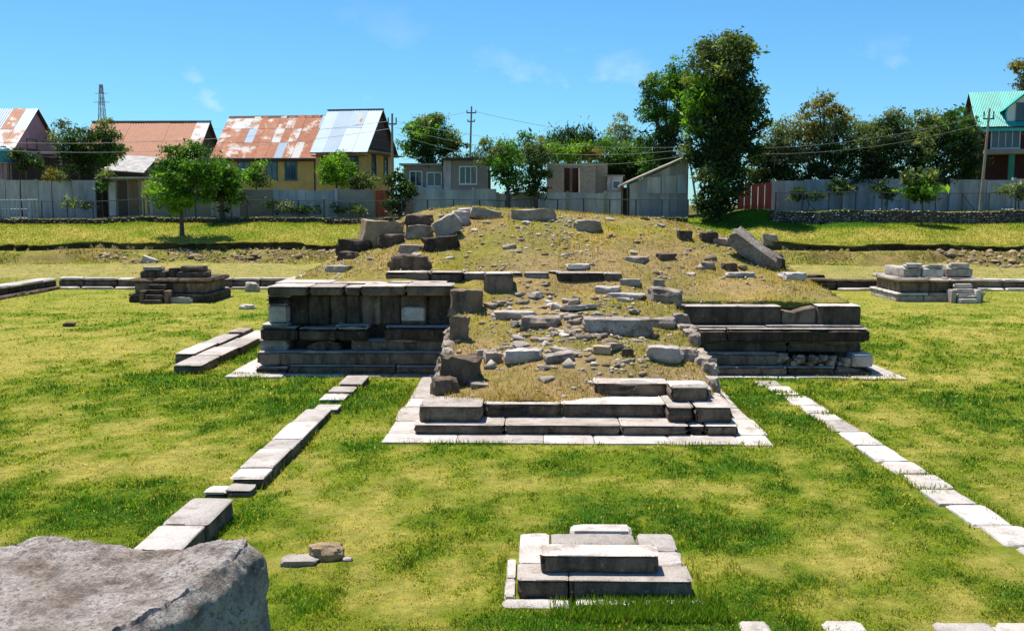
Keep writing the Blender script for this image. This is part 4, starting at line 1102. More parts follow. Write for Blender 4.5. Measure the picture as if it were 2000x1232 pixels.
# taller narrow house with zinc roof
p=place(668,86); h=thing("house","narrow house with patchwork blue-grey zinc roof and dark timber gable","house",p,R(-9))
hw=Z(291,86)-p[2]; hr=Z(216,90.2)-Z(291,86); W=4.3
roof,uv,nrm=gable_house(h,W,8.3,hw,hr,M_YELLOW,gable=M_WOOD)
cols=[M_ZINC_L,M_ZINC,M_ZINC,M_ZINC_L,M_ZINC]
sheets(roof,uv,nrm,[0,.22,.48,.74,1],[0,.55,1],lambda i,j:[[M_ZINC_L,M_ZINC,M_ZINC_L,M_ZINC_L],[M_ZINC_L,M_ZINC,M_ZINC,M_ZINC_L]][j][i])
sheets(roof,uv,nrm,[.60,.70],[.62,.92],lambda i,j:M_RUST_P,lift=.05)
MB().box(-W/2-.4,W/2+.4,8.3/2-.15,8.3/2+.15,hw+hr+.06,hw+hr+.13).build("ridge_cap",M_WOODL,h)
for k in range(5): box("gable_batten",W/2+.025,W/2+.06,8.3/2-3.3+k*.62,8.3/2+3.3-k*.62,hw+.25+k*.62,hw+.31+k*.62,M_WOODL,h)
side_window(h,2.3,hw-2.1,.9,1.7,W/2); side_window(h,5.7,hw-2.1,.9,1.7,W/2)
window(h,.9,hw-2.2,1.2,1.6,0,M_WFRAME,M_GLASS,1); window(h,-1.2,hw-2.2,.8,1.6,0,M_WOOD,M_GLASS,0)
box("porch_roof",-W/2,W/2+.3,-1.1,-.02,hw-.62,hw-.54,M_WOODL,h)
box("side_eave",W/2+.03,W/2+1.1,.3,8.0,hw-.35,hw-.28,M_WOODL,h)

# brown roofed house
p=place(272,95); h=thing("house","house with plain brown iron roof behind the leafy left-hand trees","house",p,R(-1))
hw=Z(311,95)-p[2]; hr=Z(238,99.2)-Z(311,95); W=10.8
roof,uv,nrm=gable_house(h,W,8.4,hw,hr,M_GREYPL,gable=M_WOOD)
sheets(roof,uv,nrm,[k/9 for k in range(10)],[0,.5,1],lambda i,j:M_RUST_P if i==8 else M_RUST_B)
MB().box(-W/2-.4,W/2+.4,4.0,4.4,hw+hr+.06,hw+hr+.14).build("ridge_cap",M_ZINC_L,h)
for lx in (-3.2,-.6,2.2): window(h,lx,hw-2.1,1.0,1.5,0)
box("tie_beam",W/2+.03,W/2+.1,.5,7.9,hw+.02,hw+.15,M_WOODL,h)

# pink house at the left edge
p=place(-45,90); h=thing("house","pink plastered house with half-rusted roof at the left edge","house",p,R(-1))
hw=Z(286,90)-p[2]; hr=Z(213,94.3)-Z(286,90); W=7.4
roof,uv,nrm=gable_house(h,W,8.6,hw,hr,M_PINK,gable=M_PINK)
sheets(roof,uv,nrm,[k/7 for k in range(8)],[0,.48,1],lambda i,j:[M_RUST_P,M_RUST_P,M_RUST,M_ZINC_L,M_ZINC,M_RUST,M_ZINC_L][i] if j else [M_RUST,M_RUST_P,M_RUST,M_RUST,M_RUST,M_RUST_P,M_RUST_P][i])
side_window(h,3.4,hw-.2,1.7,1.0,W/2,M_WFRAME,M_GLASS); side_window(h,5.9,hw-1.9,1.2,1.2,W/2,M_WOOD,M_GLASS)
window(h,1.8,hw-2.2,1.1,1.4,0)
box("barge_board",W/2+.36,W/2+.42,-.4,4.3,hw-.2,hw-.1,M_WOOD,h)

# teal roofed house at the right edge
p=place(1992,91); h=thing("house","two-storey maroon house with bright teal metal roof and dormer","house",p,R(-14))
hw=Z(244,91)-p[2]; hr=Z(183,95.6)-Z(244,91); W=2*(p[0]-X(1908,91)); 
roof,uv,nrm=gable_house(h,W,9.2,hw,hr,M_MAROON,gable=M_MAROON)
sheets(roof,uv,nrm,[k/10 for k in range(11)],[0,1],lambda i,j:M_TEAL,wav=6)
dx=X(1992,90.5)-p[0]; dz=Z(238,90.5)-p[2]
d=MB(); d.add([(dx-1.3,.3,dz),(dx+1.3,.3,dz),(dx+1.3,4.5,dz),(dx-1.3,4.5,dz),(dx-1.3,.3,dz+1.2),(dx+1.3,.3,dz+1.2),(dx+1.3,4.5,dz+1.2),(dx-1.3,4.5,dz+1.2),(dx,.3,dz+2.3),(dx,4.5,dz+2.3)],[(0,1,5,8,4),(1,2,6,5),(3,0,4,7),(2,3,7,9,6)])
dm=d.build("dormer",M_WFRAME_L,h)
d=MB(); d.add([(dx-1.75,-.1,dz+.95),(dx,-.1,dz+2.45),(dx,4.5,dz+2.45),(dx-1.75,4.5,dz+.95),(dx+1.75,-.1,dz+.95),(dx+1.75,4.5,dz+.95)],[(0,1,2,3),(1,4,5,2)]); d.build("dormer_roof",M_TEAL,dm)
window(dm,dx,dz+.25,1.1,1.3,.3,M_WFRAME,M_GLASS,1)
window(h,X(1955,91)-p[0],Z(289,91)-p[2],2.2,1.6,0,M_WFRAME_L,M_GLASS,3)
window(h,X(2030,91)-p[0],Z(289,91)-p[2],2.0,1.6,0,M_WFRAME_L,M_GLASS,2)
box("balcony_slab",X(1915,91)-p[0],W/2+.3,-1.8,-.02,Z(303,91)-p[2],Z(294,91)-p[2],M_GREYPL,h)
for q in (1962,2040): box("porch_post",X(q,91)-p[0]-.22,X(q,91)-p[0]+.22,-1.6,-1.2,-.3,Z(304,91)-p[2],M_GREEND,h)
box("door",X(1985,91)-p[0]-.5,X(1985,91)-p[0]+.5,-.05,-.004,0,2.1,M_WOODL,h)
box("eave_board",-W/2-.4,W/2+.4,-.52,-.45,hw-.62,hw-.35,M_TEAL,h)

# grey flat-roofed building
p=place(868,84); h=thing("house","small grey concrete house with flat roof and white-framed windows","house",p,0)
tz=Z(314,84)-p[2]
a,b=X(788,84)-p[0],X(870,84)-p[0]; c=X(948,84)-p[0]
box("wall",b+.1,c,0,5,-.5,tz,M_GREYPL,h); box("annexe_wall",a,b+.09,.7,5,-.5,tz-.35,M_GREYPL,h)
box("roof_slab",b-.25,c+.3,-.5,5.3,tz+.004,tz+.22,M_WOOD,h); box("annexe_roof",a-.3,b-.28,.2,5.3,tz-.346,tz-.2,M_SHEETW,h)
window(h,X(915,84)-p[0],Z(358,84)-p[2],1.3,1.3,0,M_WFRAME_L,M_GLASS,2); window(h,X(848,84)-p[0],Z(362,84)-p[2],1.1,1.0,.7,M_WFRAME_L,M_GLASS,1); window(h,X(812,84)-p[0],Z(362,84)-p[2],.9,1.1,.7,M_WFRAME_L,M_GLASS,1)
box("pilaster",b-.1,b+.5,-.1,-.004,-.4,tz,M_WHITEW,h); box("balcony_ledge",a+1.2,b-.2,.2,.69,Z(372,84)-p[2],Z(366,84)-p[2],M_WHITEW,h)

# unfinished brick building
p=place(1114,83); h=thing("brick_building","roofless unfinished brick building with dark doorway gap","building",p,0)
tz=Z(319,83)-p[2]; q=lambda x:X(x,83)-p[0]
box("wall",q(1068),q(1101),0,3.4,-.5,tz,M_BRICK,h); box("wall",q(1131),q(1162),0,3.4,-.5,tz,M_BRICK,h); box("lintel_wall",q(1101)+.003,q(1131)-.003,.05,.4,Z(328,83)-p[2],tz-.03,M_BRICK,h)
box("back_wall",q(1101)+.003,q(1131)-.003,2.2,2.5,-.5,tz-.02,M_WOOD,h); box("lower_wall",q(1101)+.003,q(1131)-.003,.05,.35,-.5,Z(376,83)-p[2],M_GREYPL,h)
box("recessed_wall",q(1162)+.003,q(1187),1.2,3.4,-.5,tz+.05,M_BRICK,h); box("door_frame",q(1112),q(1117),.1,.2,Z(376,83)-p[2],Z(328,83)-p[2],M_WOODL,h)
for k in range(3): box("reinforcing_bar",q(1078+k*38),q(1078+k*38)+.06,.5,.56,tz,tz+random.uniform(.3,.6),M_IRON,h)
p=place(1200,83.5); h=thing("outhouse","tiny whitewashed outhouse between brick building and tin shed","shed",p,0)
w=.62; tz=Z(345,83.5)-p[2]; box("wall",-w,w,0,1.6,-.4,tz,M_WHITEW,h); box("roof",-w-.12,w+.12,-.15,1.75,tz+.004,tz+.12,M_GREYPL,h); window(h,.1,tz-.9,.5,.5,0,M_WFRAME_L,M_GLASS,0)

# corrugated tin shed with a single sloping roof
p=place(1282,81.6); h=thing("tin_shed","grey tin shed with one roof sloping up to the right","shed",p,0)
q=lambda x:X(x,81.6)-p[0]; zz=lambda x:Z(362+(302-362)*(x-1210)/(1345-1210),81.6)-p[2]
cut=[1228,1248,1268,1288,1306,1322,1341]
for k in range(6):
    a,b=cut[k],cut[k+1]; y=random.uniform(-.03,.03); v=[(q(a)+.01,y,-.3),(q(b)-.01,y,-.3),(q(b)-.01,y+.05,-.3),(q(a)+.01,y+.05,-.3)]+[(q(a)+.01,y,zz(a)-.25),(q(b)-.01,y,zz(b)-.25),(q(b)-.01,y+.05,zz(b)-.25),(q(a)+.01,y+.05,zz(a)-.25)]
    mesh_obj("wall_sheet",v,BOXF,M_SHEETW if k%3 else M_WHITEW,h)
for k,(a,b) in enumerate([(1262,1288),(1290,1318),(1320,1338)]): box("upper_panel",q(a),q(b),-.10,-.05,Z(378,81.6)-p[2],Z(346,81.6)-p[2]+.1*k,M_WHITEW if k!=2 else M_BLUEW,h)
v=[(q(1208),-.5,zz(1208)-.12),(q(1347),-.5,zz(1347)-.12),(q(1347),4.2,zz(1347)-.12),(q(1208),4.2,zz(1208)-.12)]; v+=[(a,b,c+.14) for a,b,c in v]
mesh_obj("roof",v,BOXF,M_PALE,h); box("back_wall",q(1215),q(1341),3.6,3.7,-.3,zz(1215)-.2,M_SHEETW,h); box("side_wall",q(1341)-.02,q(1341)+.03,.06,3.6,-.3,zz(1341)-.3,M_SHEETW,h)
for a in (1213,1225): MB().tube([(q(a),0,-.3),(q(a)-.05,.02,zz(a)-.2)],.06).build("post",M_WOODL,h)
# red oxide gate
p=place(1470,84); h=thing("sheet_gate","gate of rust-red metal sheets under the tall tree","gate",p,0)
q=lambda x:X(x,84)-p[0]; n=5
for k in range(n):
    a=1438+(1504-1438)*k/n; b=1438+(1504-1438)*(k+1)/n; box("sheet",q(a)+.01,q(b)-.02,random.uniform(-.03,.03),.06,.05,Z(357+random.uniform(-2,3),84)-p[2],M_REDG,h)
box("sill",q(1437),q(1505),-.1,.1,-.2,.04,M_WHITEW,h)
# hut with doors and the lean-to roofs on the left
p=place(257,82.5); h=thing("hut","small plastered hut with two doors and flat tin roof behind the fence","hut",p,0)
q=lambda x:X(x,82.5)-p[0]; tz=Z(349,82.5)-p[2]
box("wall",q(216),q(300),0,2.5,-.4,tz,M_GREYPL,h); box("roof",q(210),q(306),-.6,2.8,tz+.004,tz+.14,M_PALE,h)
box("door",q(235),q(253),-.06,-.004,.1,tz-.15,M_WOOD,h); box("door",q(257),q(274),-.06,-.004,.1,tz-.1,M_WOODL,h); box("side_panel",q(282),q(292),-.05,-.004,.3,tz-.2,M_YELLOW,h); box("side_panel",q(218),q(231),-.05,-.004,.2,tz-.3,M_WHITEW,h)
box("step",q(225),q(300),-.9,-.01,-.3,.12,M_GREYPL,h)
p=place(250,87); h=thing("shed","dark shed with a white sloping sheet roof behind the hut","shed",p,R(-8))
tz=Z(333,87)-p[2]; box("wall",-1.7,1.7,0,3.5,-.4,tz,M_WOOD,h)
v=[(-2.0,-.5,tz+.02),(2.0,-.5,tz-.25),(1.2,3.6,tz+1.25),(-2.0,3.6,tz+1.4)]; v+=[(a,b,c+.07) for a,b,c in v]; mesh_obj("roof",v,BOXF,M_WHITEW,h)
p=place(115,89); h=thing("shed","long dark timber shed with pale flat roof below the pink house","shed",p,0)
q=lambda x:X(x,89)-p[0]; tz=Z(303,89)-p[2]
box("wall",q(20),q(212),0,3,-.4,tz-.2,M_WOOD,h); box("roof",q(64),q(142),-.9,3.2,tz+.1,tz+.22,M_WHITEW,h); box("lower_roof",q(16),q(64)-.02,-.7,3.2,tz-.19,tz-.08,M_WOODL,h); box("lower_roof",q(142)+.02,q(216),-.7,3.2,tz-.6+.41,tz-.08,M_SHEETW,h)
for k in range(6): box("post",q(30+k*34),q(30+k*34)+.14,-.6,-.46,-.3,tz-.22,M_WOODL,h)
# water tanks
def tank(px,py,Y,r,hh,mat,label,base):
    c=at(px,py,Y); t=thing("water_tank",label,"water tank",(c.x,c.y,base))
    prof=[(0.02,0),(r,0.0),(r*1.0,hh*.3),(r*.97,hh*.33),(r,hh*.36),(r,hh*.72),(r*.75,hh*.88),(r*.35,hh*.95),(r*.35,hh*1.02),(0.02,hh*1.03)]
    mb=MB(); seg=18; z0=c.z-base; V=[(a*math.cos(2*math.pi*k/seg),a*math.sin(2*math.pi*k/seg),z0+b) for a,b in prof for k in range(seg)]
    mb.add(V,[(i*seg+k,i*seg+(k+1)%seg,(i+1)*seg+(k+1)%seg,(i+1)*seg+k) for i in range(len(prof)-1) for k in range(seg)]); mb.build("body",mat,t,40)
    for sx in (-1,1):
        for sy in (-1,1): box("leg",sx*r*.6-.05,sx*r*.6+.05,sy*r*.6-.05,sy*r*.6+.05,0,z0-.07,M_STEEL,t)
    box("deck",-r,r,-r,r,z0-.065,z0-.005,M_STEEL,t)
tank(1000,303,93,.55,1.15,M_TANKG,"green plastic water tank showing over the trees",grnd(0,93))
tank(8,318,86.5,.62,1.35,M_TANKB,"dark blue water tank below the pink house",grnd(-44,86.5))

# ------------------------------------------------------------------ boundary walls, fences, rubble terrace walls
def panel_wall(label,Y,a,b,top,mats,step=62,base=None,th=.18):
    p=place((a+b)/2,Y); h=thing("boundary_wall",label,"wall",p,0); x=a; k=0
    while x<b-5:
        e=min(x+step*random.uniform(.85,1.15),b)
        if b-e<20: e=b
        tz=Z(top(x) if callable(top) else top,Y)-p[2]+random.uniform(-.06,.06)
        gz=grnd(X((x+e)/2,Y),Y)-p[2]
        box("panel",X(x,Y)-p[0]+.02,X(e,Y)-p[0]-.02,random.uniform(-.03,.03),th,gz-.3,tz,random.choice(mats),h)
        if k%2==0: box("pier",X(x,Y)-p[0]-.12,X(x,Y)-p[0]+.12,-.09,th+.05,gz-.3,tz+.10,mats[0],h)
        x=e; k+=1
panel_wall("pale sheet-clad yard wall at the far left, below the dark shed",85,-40,192,lambda x:351,[M_WHITEW,M_WHITEW,M_SHEETW])
panel_wall("long whitewashed yard wall in front of the ochre house",81.5,300,733,lambda x:371,[M_BLUEW,M_WHITEW,M_BLUEW,M_GREYPL])
panel_wall("grey yard wall below the flat-roofed house, middle of the row",81.5,812,970,lambda x:370,[M_BLUEW,M_WHITEW])
panel_wall("patched grey yard wall with dark doors before the brick building",81.3,972,1212,lambda x:377,[M_GREYPL,M_SHEETW,M_WHITEW],34)
panel_wall("pale yard wall behind the dark clump of right-hand trees",85,1505,1850,lambda x:353-6*(x-1505)/345,[M_WHITEW,M_WHITEW,M_BLUEW],70)
panel_wall("bluish yard wall at the far right below the teal-roofed house",84.5,1852,2050,lambda x:351,[M_BLUEW,M_WHITEW],60)
p=place(748,81.6); h=thing("sheet_gate","small red-brown sheet gate beside the leaning pole","gate",p,0)
for k in range(3): box("sheet",-.55+k*.36,-.21+k*.36,0,.04,-.1,Z(372,81.6)-p[2],M_REDG,h)
def fence(label,px0,px1,Y,h,step,seed,mat=M_IRON,brace=()):
    x0,x1=X(px0,Y),X(px1,Y); t=thing("iron_fence",label,"fence",((x0+x1)/2,Y,grnd((x0+x1)/2,Y)),0); L=t.location
    n=max(2,round((x1-x0)/step)); pts=[]
    for k in range(n+1):
        x=x0+(x1-x0)*k/n; g=grnd(x,Y); pts.append((x,g))
        o=MB().tube([(x-L.x,0,g-.25-L.z),(x-L.x+.01,0,g+h-L.z)],.055,6).build("post",mat,t)
        if k in brace: MB().tube([(x-L.x,.0,g+h-.1-L.z),(x-L.x+1.2,.0,g-.1-L.z)],.04,6).build("brace",mat,t)
    for zz,nm,r in ((h-.03,"top_rail",.04),(.12,"bottom_rail",.03)):
        MB().tube([(x-L.x,0,g+zz-L.z) for x,g in pts],r,6).build(nm,mat,t)
    mb=MB()
    for zz in np.arange(.25,h-.1,.14): mb.tube([(x-L.x,0,g+zz-L.z) for x,g in pts],.007,3,False)
    mb.build("wire_mesh",mat,t)
fence("dark iron post-and-rail fence on the low terrace wall, left and centre",86,1342,79.0,1.42,2.0,1,brace=(8,))
fence("grey post-and-rail fence with diagonal stays on the right terrace wall",1512,2030,79.3,1.45,2.1,2,M_IRON,brace=(1,7))
p=place(38,79.2); h=thing("bar_gate","pale blue barred gate at the left end of the fence","gate",p,0)
q=lambda x:X(x,79.2)-p[0]
for zz in (.1,.8,1.5): MB().tube([(q(-20),0,zz),(q(80),0,zz)],.045).build("rail",M_BLUEW,h)
for k in range(15): MB().tube([(q(-18+k*6.9),0,.02),(q(-18+k*6.9),0,1.55)],.035 if k%3 else .06).build("bar",M_BLUEW,h)
box("plate",q(58),q(79),.05,.09,.1,1.6,M_WHITEW,h); box("plate",q(-18),q(20),.05,.09,.1,1.1,M_WHITEW,h)
def rubble_wall(label,x0,x1,Y,hf,seed,tone):
    rng=np.random.default_rng(seed); t=thing("rubble_wall",label,"wall",((x0+x1)/2,Y,grnd((x0+x1)/2,Y-.6)),0); L=t.location
    pts=[];sz=[]
    for x in np.arange(x0,x1,.21):
        g=grnd(x,Y-.7); tp=grnd(x,Y+.95)+.12
        for z in np.arange(g+.03,tp,.17):
            pts.append((x+rng.uniform(-.08,.08),Y-.05+rng.uniform(-.08,.08)+.1*(z-g),z+rng.uniform(-.05,.05))); sz.append(rng.uniform(.10,.18))
    o=scatter_pebbles("stones","dry-laid rubble stones",np.array(pts)-np.array(L),np.array(sz),np.array(tone)*rng.uniform(.5,1.25,len(pts))[:,None],M_PEB); o.parent=t
    mb=MB(); n=40
    for k in range(n):
        a=x0+(x1-x0)*k/n; b=x0+(x1-x0)*(k+1)/n; m=(a+b)/2; mb.box(a-L.x,b-L.x,0,.55,grnd(m,Y-.7)-.4-L.z,grnd(m,Y+.95)+.02-L.z)
    mb.build("core",M_DARK,t)
rubble_wall("low dark rubble terrace wall under the fence, left and centre",X(-30,77.9),X(1342,77.9),77.9,.4,1,(.16,.13,.105))
rubble_wall("pale rubble terrace wall under the right-hand fence",X(1505,77.9),X(2060,77.9),77.9,1.0,2,(.36,.32,.29))

# ------------------------------------------------------------------ poles, wires, pylons
def pole(px0,py0,px1,Y,label,top,mat=M_POLE,r=.11,arms=()):
    b=at(px1,400,Y); g=grnd(b.x,Y); t=thing("utility_pole",label,"utility pole",(b.x,Y,g)); c=at(px0,py0,Y)
    d=Vector((c.x-b.x,0,c.z-g)); MB().tube([(0,0,-.3),d*.5,d],[r,r*.85,r*.6],8).build("shaft",mat,t,40)
    for f,w,up in arms:
        m=d*f; MB().box(m.x-w,m.x+w,-.05,.05,m.z-.05,m.z+.05).build("cross_arm",M_IRON,t)
        for s in (-1,1):
            if up: MB().tube([(m.x+s*w*.9,0,m.z+.051),(m.x+s*w*.9,0,m.z+up)],.05,6).build("insulator",M_WHITEW if up<.3 else M_IRON,t)
    return Vector((b.x,Y,g))+d
T1=pole(921,208,915,97,"slim utility pole with short cross-arm behind the round green tree",1,M_POLE,.12,((.94,.45,.25),(.86,.35,.2)))
T2=pole(766,222,766,82.3,"wooden utility pole beside the zinc-roofed house's gable",1,M_POLE,.13,((.90,.35,.5),))
T3=pole(1343,290,1366,81.0,"thin leaning pole at the corner of the tin shed",1,M_POLE,.09,((.97,.3,.2),))
T4=pole(1933,212,1914,79.9,"pale leaning utility pole before the teal-roofed house",1,M_POLE,.13,((.90,.4,.55),))
T5=pole(401,251,402,104,"short distant pole with cross-arm behind the brown roof",1,M_WOOD,.10,((.98,.5,.15),))
OUT=Vector((-48,81,9.9))
def wire(a,b,sag,label,r=.014):
    n=18; pts=[]
    for k in range(n+1):
        f=k/n; p=a.lerp(b,f); p.z-=sag*4*f*(1-f); pts.append(p)
    o=MB().tube(pts,r,4,False).build("power_line",M_WIRE); tag(o,label,"wire")
wire(T2+Vector((-.3,0,-.6)),OUT,.9,"upper power line running left from the pole by the zinc-roofed house")
wire(T2+Vector((-.3,0,-1.2)),OUT+Vector((0,0,-.5)),1.1,"lower power line running left from the pole by the zinc-roofed house")
wire(T2+Vector((.3,0,-.6)),T3+Vector((-.25,0,.1)),.7,"highest wire between the wooden pole and the tin shed's pole")
wire(T2+Vector((.3,0,-1.1)),T3+Vector((-.25,0,-.1)),1.1,"middle wire between the wooden pole and the tin shed's pole")
wire(T2+Vector((.3,0,-1.6)),T3+Vector((0,0,-.5)),1.5,"lowest wire between the wooden pole and the tin shed's pole")
wire(T3+Vector((.25,0,.1)),T4+Vector((-.35,0,-.5)),.9,"upper wire crossing before the right-hand trees")
wire(T3+Vector((.25,0,-.1)),T4+Vector((-.35,0,-1.1)),1.1,"lower wire crossing before the right-hand trees")
wire(T1+Vector((.4,0,-.5)),Vector((X(1345,99),99,Z(272,99))),.6,"wire running right from the slim pole behind the round tree")
wire(T1+Vector((-.4,0,-.5)),T5+Vector((.4,0,0)),1.0,"wire running left from the slim pole towards the brown roof")
wire(T4+Vector((.35,0,-.5)),Vector((X(2100,82),82,Z(300,82))),.5,"wire running right from the pale leaning pole")
def pylon(px,pytop,Y,wb,label):
    b=at(px,400,Y); g=grnd(b.x,Y); t=thing("lattice_pylon",label,"pylon",(b.x,Y,g)); H=at(px,pytop,Y).z-g; r=.055
    wz=lambda z:(wb*(1-z/H)+.18*(z/H))
    for sx in (-1,1):
        for sy in (-1,1): MB().tube([(sx*wz(z),sy*wz(z),z) for z in (0,H*.5,H)],r,5).build("leg",M_STEEL,t)
    mb=MB(); n=11
    for k in range(n):
        a,c=H*k/n,H*(k+1)/n
        for sy in (-1,1):
            mb.tube([(-wz(a),sy*wz(a),a),(wz(c),sy*wz(c),c)],r*.6,4); mb.tube([(wz(a),sy*wz(a),a),(-wz(c),sy*wz(c),c)],r*.6,4)
            mb.tube([(sy*wz(a),-wz(a),a),(sy*wz(c),wz(c),c)],r*.6,4); mb.tube([(-wz(c),sy*wz(c),c),(wz(c),sy*wz(c),c)],r*.6,4)
    mb.build("bracing",M_STEEL,t)
    for f,w in ((.93,1.0),(.86,1.25)): MB().tube([(-w,0,H*f),(w,0,H*f)],r,5).build("cross_arm",M_STEEL,t)
pylon(207,165,165,1.15,"rusty lattice pylon rising behind the brown-roofed house")

# ------------------------------------------------------------------ trees
PAL0={'green':[(.020,.055,.008),(.045,.11,.012),(.085,.18,.018)],'bright':[(.035,.085,.008),(.08,.17,.012),(.14,.26,.02)],'dark':[(.012,.030,.010),(.022,.050,.014),(.045,.085,.022)],
     'olive':[(.035,.055,.020),(.07,.10,.035),(.13,.16,.06)],'autumn':[(.05,.050,.012),(.11,.10,.02),(.20,.17,.04)],'grey':[(.045,.065,.035),(.09,.12,.07),(.16,.19,.12)]}
PAL={k:[tuple((1.35 if k=='dark' else 1.6)*c for c in q) for q in v] for k,v in PAL0.items()}
def tree(name,label,tpx,Y,lobes,pal='green',leaf=.16,dens=170,trunk=.16,base_py=None,cat="tree",group=None,seed=0,lean=0,spike=0,clus=.34,dy=.8):
    rng=np.random.default_rng(seed+1000); bx=X(tpx,Y); g=grnd(bx,Y); t=thing(name,label,cat,(bx,Y,g),group=group); L=np.array([bx,Y,g])
    s=Y/2000; cs=[]
    for l in lobes:
        cx,cy,rx,ry=l[:4]; c=at(cx,cy,Y); cs.append((np.array([c.x,Y+rng.uniform(-.5,.5)*rx*s*dy,c.z]),rx*s,ry*s,l[4] if len(l)>4 else pal))
    P=[];C=[]
    for c,rx,rz,pl in cs:
        ry=max(min(rx,rz*1.2),.3)*dy
        area=math.pi*rx*rz; nc=max(8,int(area*3.6)+6); per=max(14,int(dens*2.3*area/nc))
        d=rng.normal(size=(nc,3)); d/=np.linalg.norm(d,axis=1)[:,None]; rr=rng.uniform(.15,1.0,nc)**.55
        cc=c+d*rr[:,None]*np.array([rx,ry,rz])*rng.uniform(.95,1.18,nc)[:,None]
        pal3=np.array(PAL[pl]); w=rng.random(nc)**1.15
        col=np.where(w[:,None]<.5,pal3[0]+(pal3[1]-pal3[0])*(w/.5)[:,None],pal3[1]+(pal3[2]-pal3[1])*((w-.5)/.5)[:,None])
        sd=clus*rng.uniform(.6,1.25,nc)*min(1,.55+rx*.25)
        off=rng.normal(size=(nc,per,3))*np.array([1,1,.62 if spike==0 else 1.3])*sd[:,None,None]
        P.append((cc[:,None]+off).reshape(-1,3)); C.append((col[:,None]*rng.uniform(.7,1.35,(nc,per,1))).reshape(-1,3))
    P=np.concatenate(P); C=np.concatenate(C); k=P[:,2]>g+.15; P,C=P[k],C[k]; n=len(P)
    a=rng.normal(size=(n,3)); a[:,2]-=.35; a/=np.linalg.norm(a,axis=1)[:,None]
    if spike: a[:,2]=np.abs(a[:,2])+.8; a/=np.linalg.norm(a,axis=1)[:,None]
    b=np.cross(a,rng.normal(size=(n,3))); b/=np.linalg.norm(b,axis=1)[:,None]
    sz=leaf*1.25*np.exp(rng.normal(0,.35,n))[:,None]
    V=np.stack([P-a*sz*.5,P+b*sz*.22-a*sz*.05,P+a*sz*.65,P-b*sz*.22-a*sz*.05],1)-L
    me=np_mesh("crown",V.reshape(-1,3),np.arange(n*4).reshape(-1,4),M_LEAF,np.repeat(C,4,axis=0))
    o=bpy.data.objects.new("crown",me); COL.objects.link(o); o.parent=t
    low=min(c[2]-rz for c,rx,rz,pl in cs); top=max(cs,key=lambda q:q[2]*q[1])[0]
    fork=np.array([bx+lean,Y,max(g+.5,low+.25*(top[2]-low))])-L
    mid=fork*.5+np.array([rng.uniform(-.1,.1),0,0])
    MB().tube([(0,0,-.3),(0,0,.15),mid,fork],[trunk*1.5,trunk*1.15,trunk*.9,trunk*.7],8).build("trunk",M_BARK,t,60)
    for c,rx,rz,pl in cs:
        e=c-L; m=fork*.5+e*.5+np.array([rng.uniform(-.15,.15),0,-.15]); mb=MB(); mb.tube([fork-np.array([0,0,.15]),m,e],[trunk*.42,trunk*.26,trunk*.08],6)
        for q in range(4):
            d=rng.normal(size=3)*np.array([rx,rx*.7,rz])*.45; mb.tube([m,(m+e)/2+d*.4,e+d],[trunk*.16,trunk*.1,trunk*.04],5)
        mb.build("limb",M_BARK,t,60)
    return t
GL="trees before the houses"
tree("tree","bright green round-headed tree with bare dark trunk before the fence, left",357,73.5,[(365,318,52,36,'green'),(335,370,40,34,'bright'),(385,360,45,40,'green'),(330,335,34,26,'green'),(350,395,36,18,'bright'),(400,335,34,30)],seed=1,trunk=.16,dens=190)
tree("tree","darker bushy tree close behind the bare-trunked one, left",437,78.6,[(432,345,42,36,'green'),(450,355,28,34,'green'),(425,385,30,26,'dark'),(415,325,28,20,'dark')],seed=2,trunk=.22)
tree("tree","dark spreading tree before the brown roof's left end",195,86,[(185,285,52,30,'dark'),(150,285,36,34,'dark'),(215,300,34,22,'green'),(205,258,26,24,'olive'),(165,320,45,18,'dark'),(235,290,18,12,'olive')],pal='dark',seed=3,trunk=.2)
tree("tree","pale thin-leaved tree between the pink house and the brown roof",122,95,[(122,255,22,24,'grey'),(112,280,18,18,'grey')],seed=4,trunk=.1,dens=70)
tree("shrub","dark shrub in front of the long dark shed",48,84.5,[(48,312,22,22,'dark'),(62,318,18,16,'dark')],pal='dark',seed=5,trunk=.06,cat="shrub")
tree("shrub","yellow-green plant standing against the far left yard wall",108,83.5,[(104,342,15,13,'autumn'),(116,345,10,9,'olive')],seed=6,trunk=.04,cat="shrub")
tree("shrub","tuft of green beside the hut's left wall",205,82.2,[(206,342,14,10,'olive'),(198,360,8,14,'green')],seed=7,trunk=.04,cat="shrub")
tree("tree","small bright green tree in front of the zinc-roofed house",660,82.8,[(662,325,30,24,'bright'),(645,340,24,20,'bright'),(678,340,22,18,'bright'),(660,305,18,10,'bright')],pal='bright',seed=8,trunk=.09)
tree("shrub","green shrub at the ochre house's left wall",505,83.5,[(505,338,20,24,'green'),(490,350,16,14,'bright'),(522,352,14,10,'olive')],seed=9,trunk=.05,cat="shrub")
tree("shrub","dark shrub beneath the zinc-roofed house's corner",712,83.3,[(715,350,26,18,'olive'),(700,358,18,12,'dark')],seed=10,trunk=.05,cat="shrub")
tree("tree","round green tree with light feathery top beside the utility pole",846,86,[(845,262,44,34,'green'),(820,285,34,26,'green'),(880,275,30,30,'olive'),(845,235,30,16,'olive'),(850,315,30,28,'dark'),(825,255,26,26,'bright')],seed=11,trunk=.2,dens=170)
tree("tree","slender dark sapling at the gap in the yard wall",781,80.2,[(781,385,26,26,'dark'),(772,350,18,24,'dark'),(795,372,18,18,'dark'),(778,405,16,12,'dark')],pal='dark',seed=12,trunk=.1,leaf=.22,dens=90)
tree("tree","leafy tree with crooked dark trunk left of the brick building",992,80.4,[(965,300,32,30,'olive'),(985,330,34,30,'green'),(1000,290,24,20,'green'),(1002,360,22,24,'dark')],seed=13,trunk=.2,dens=130)
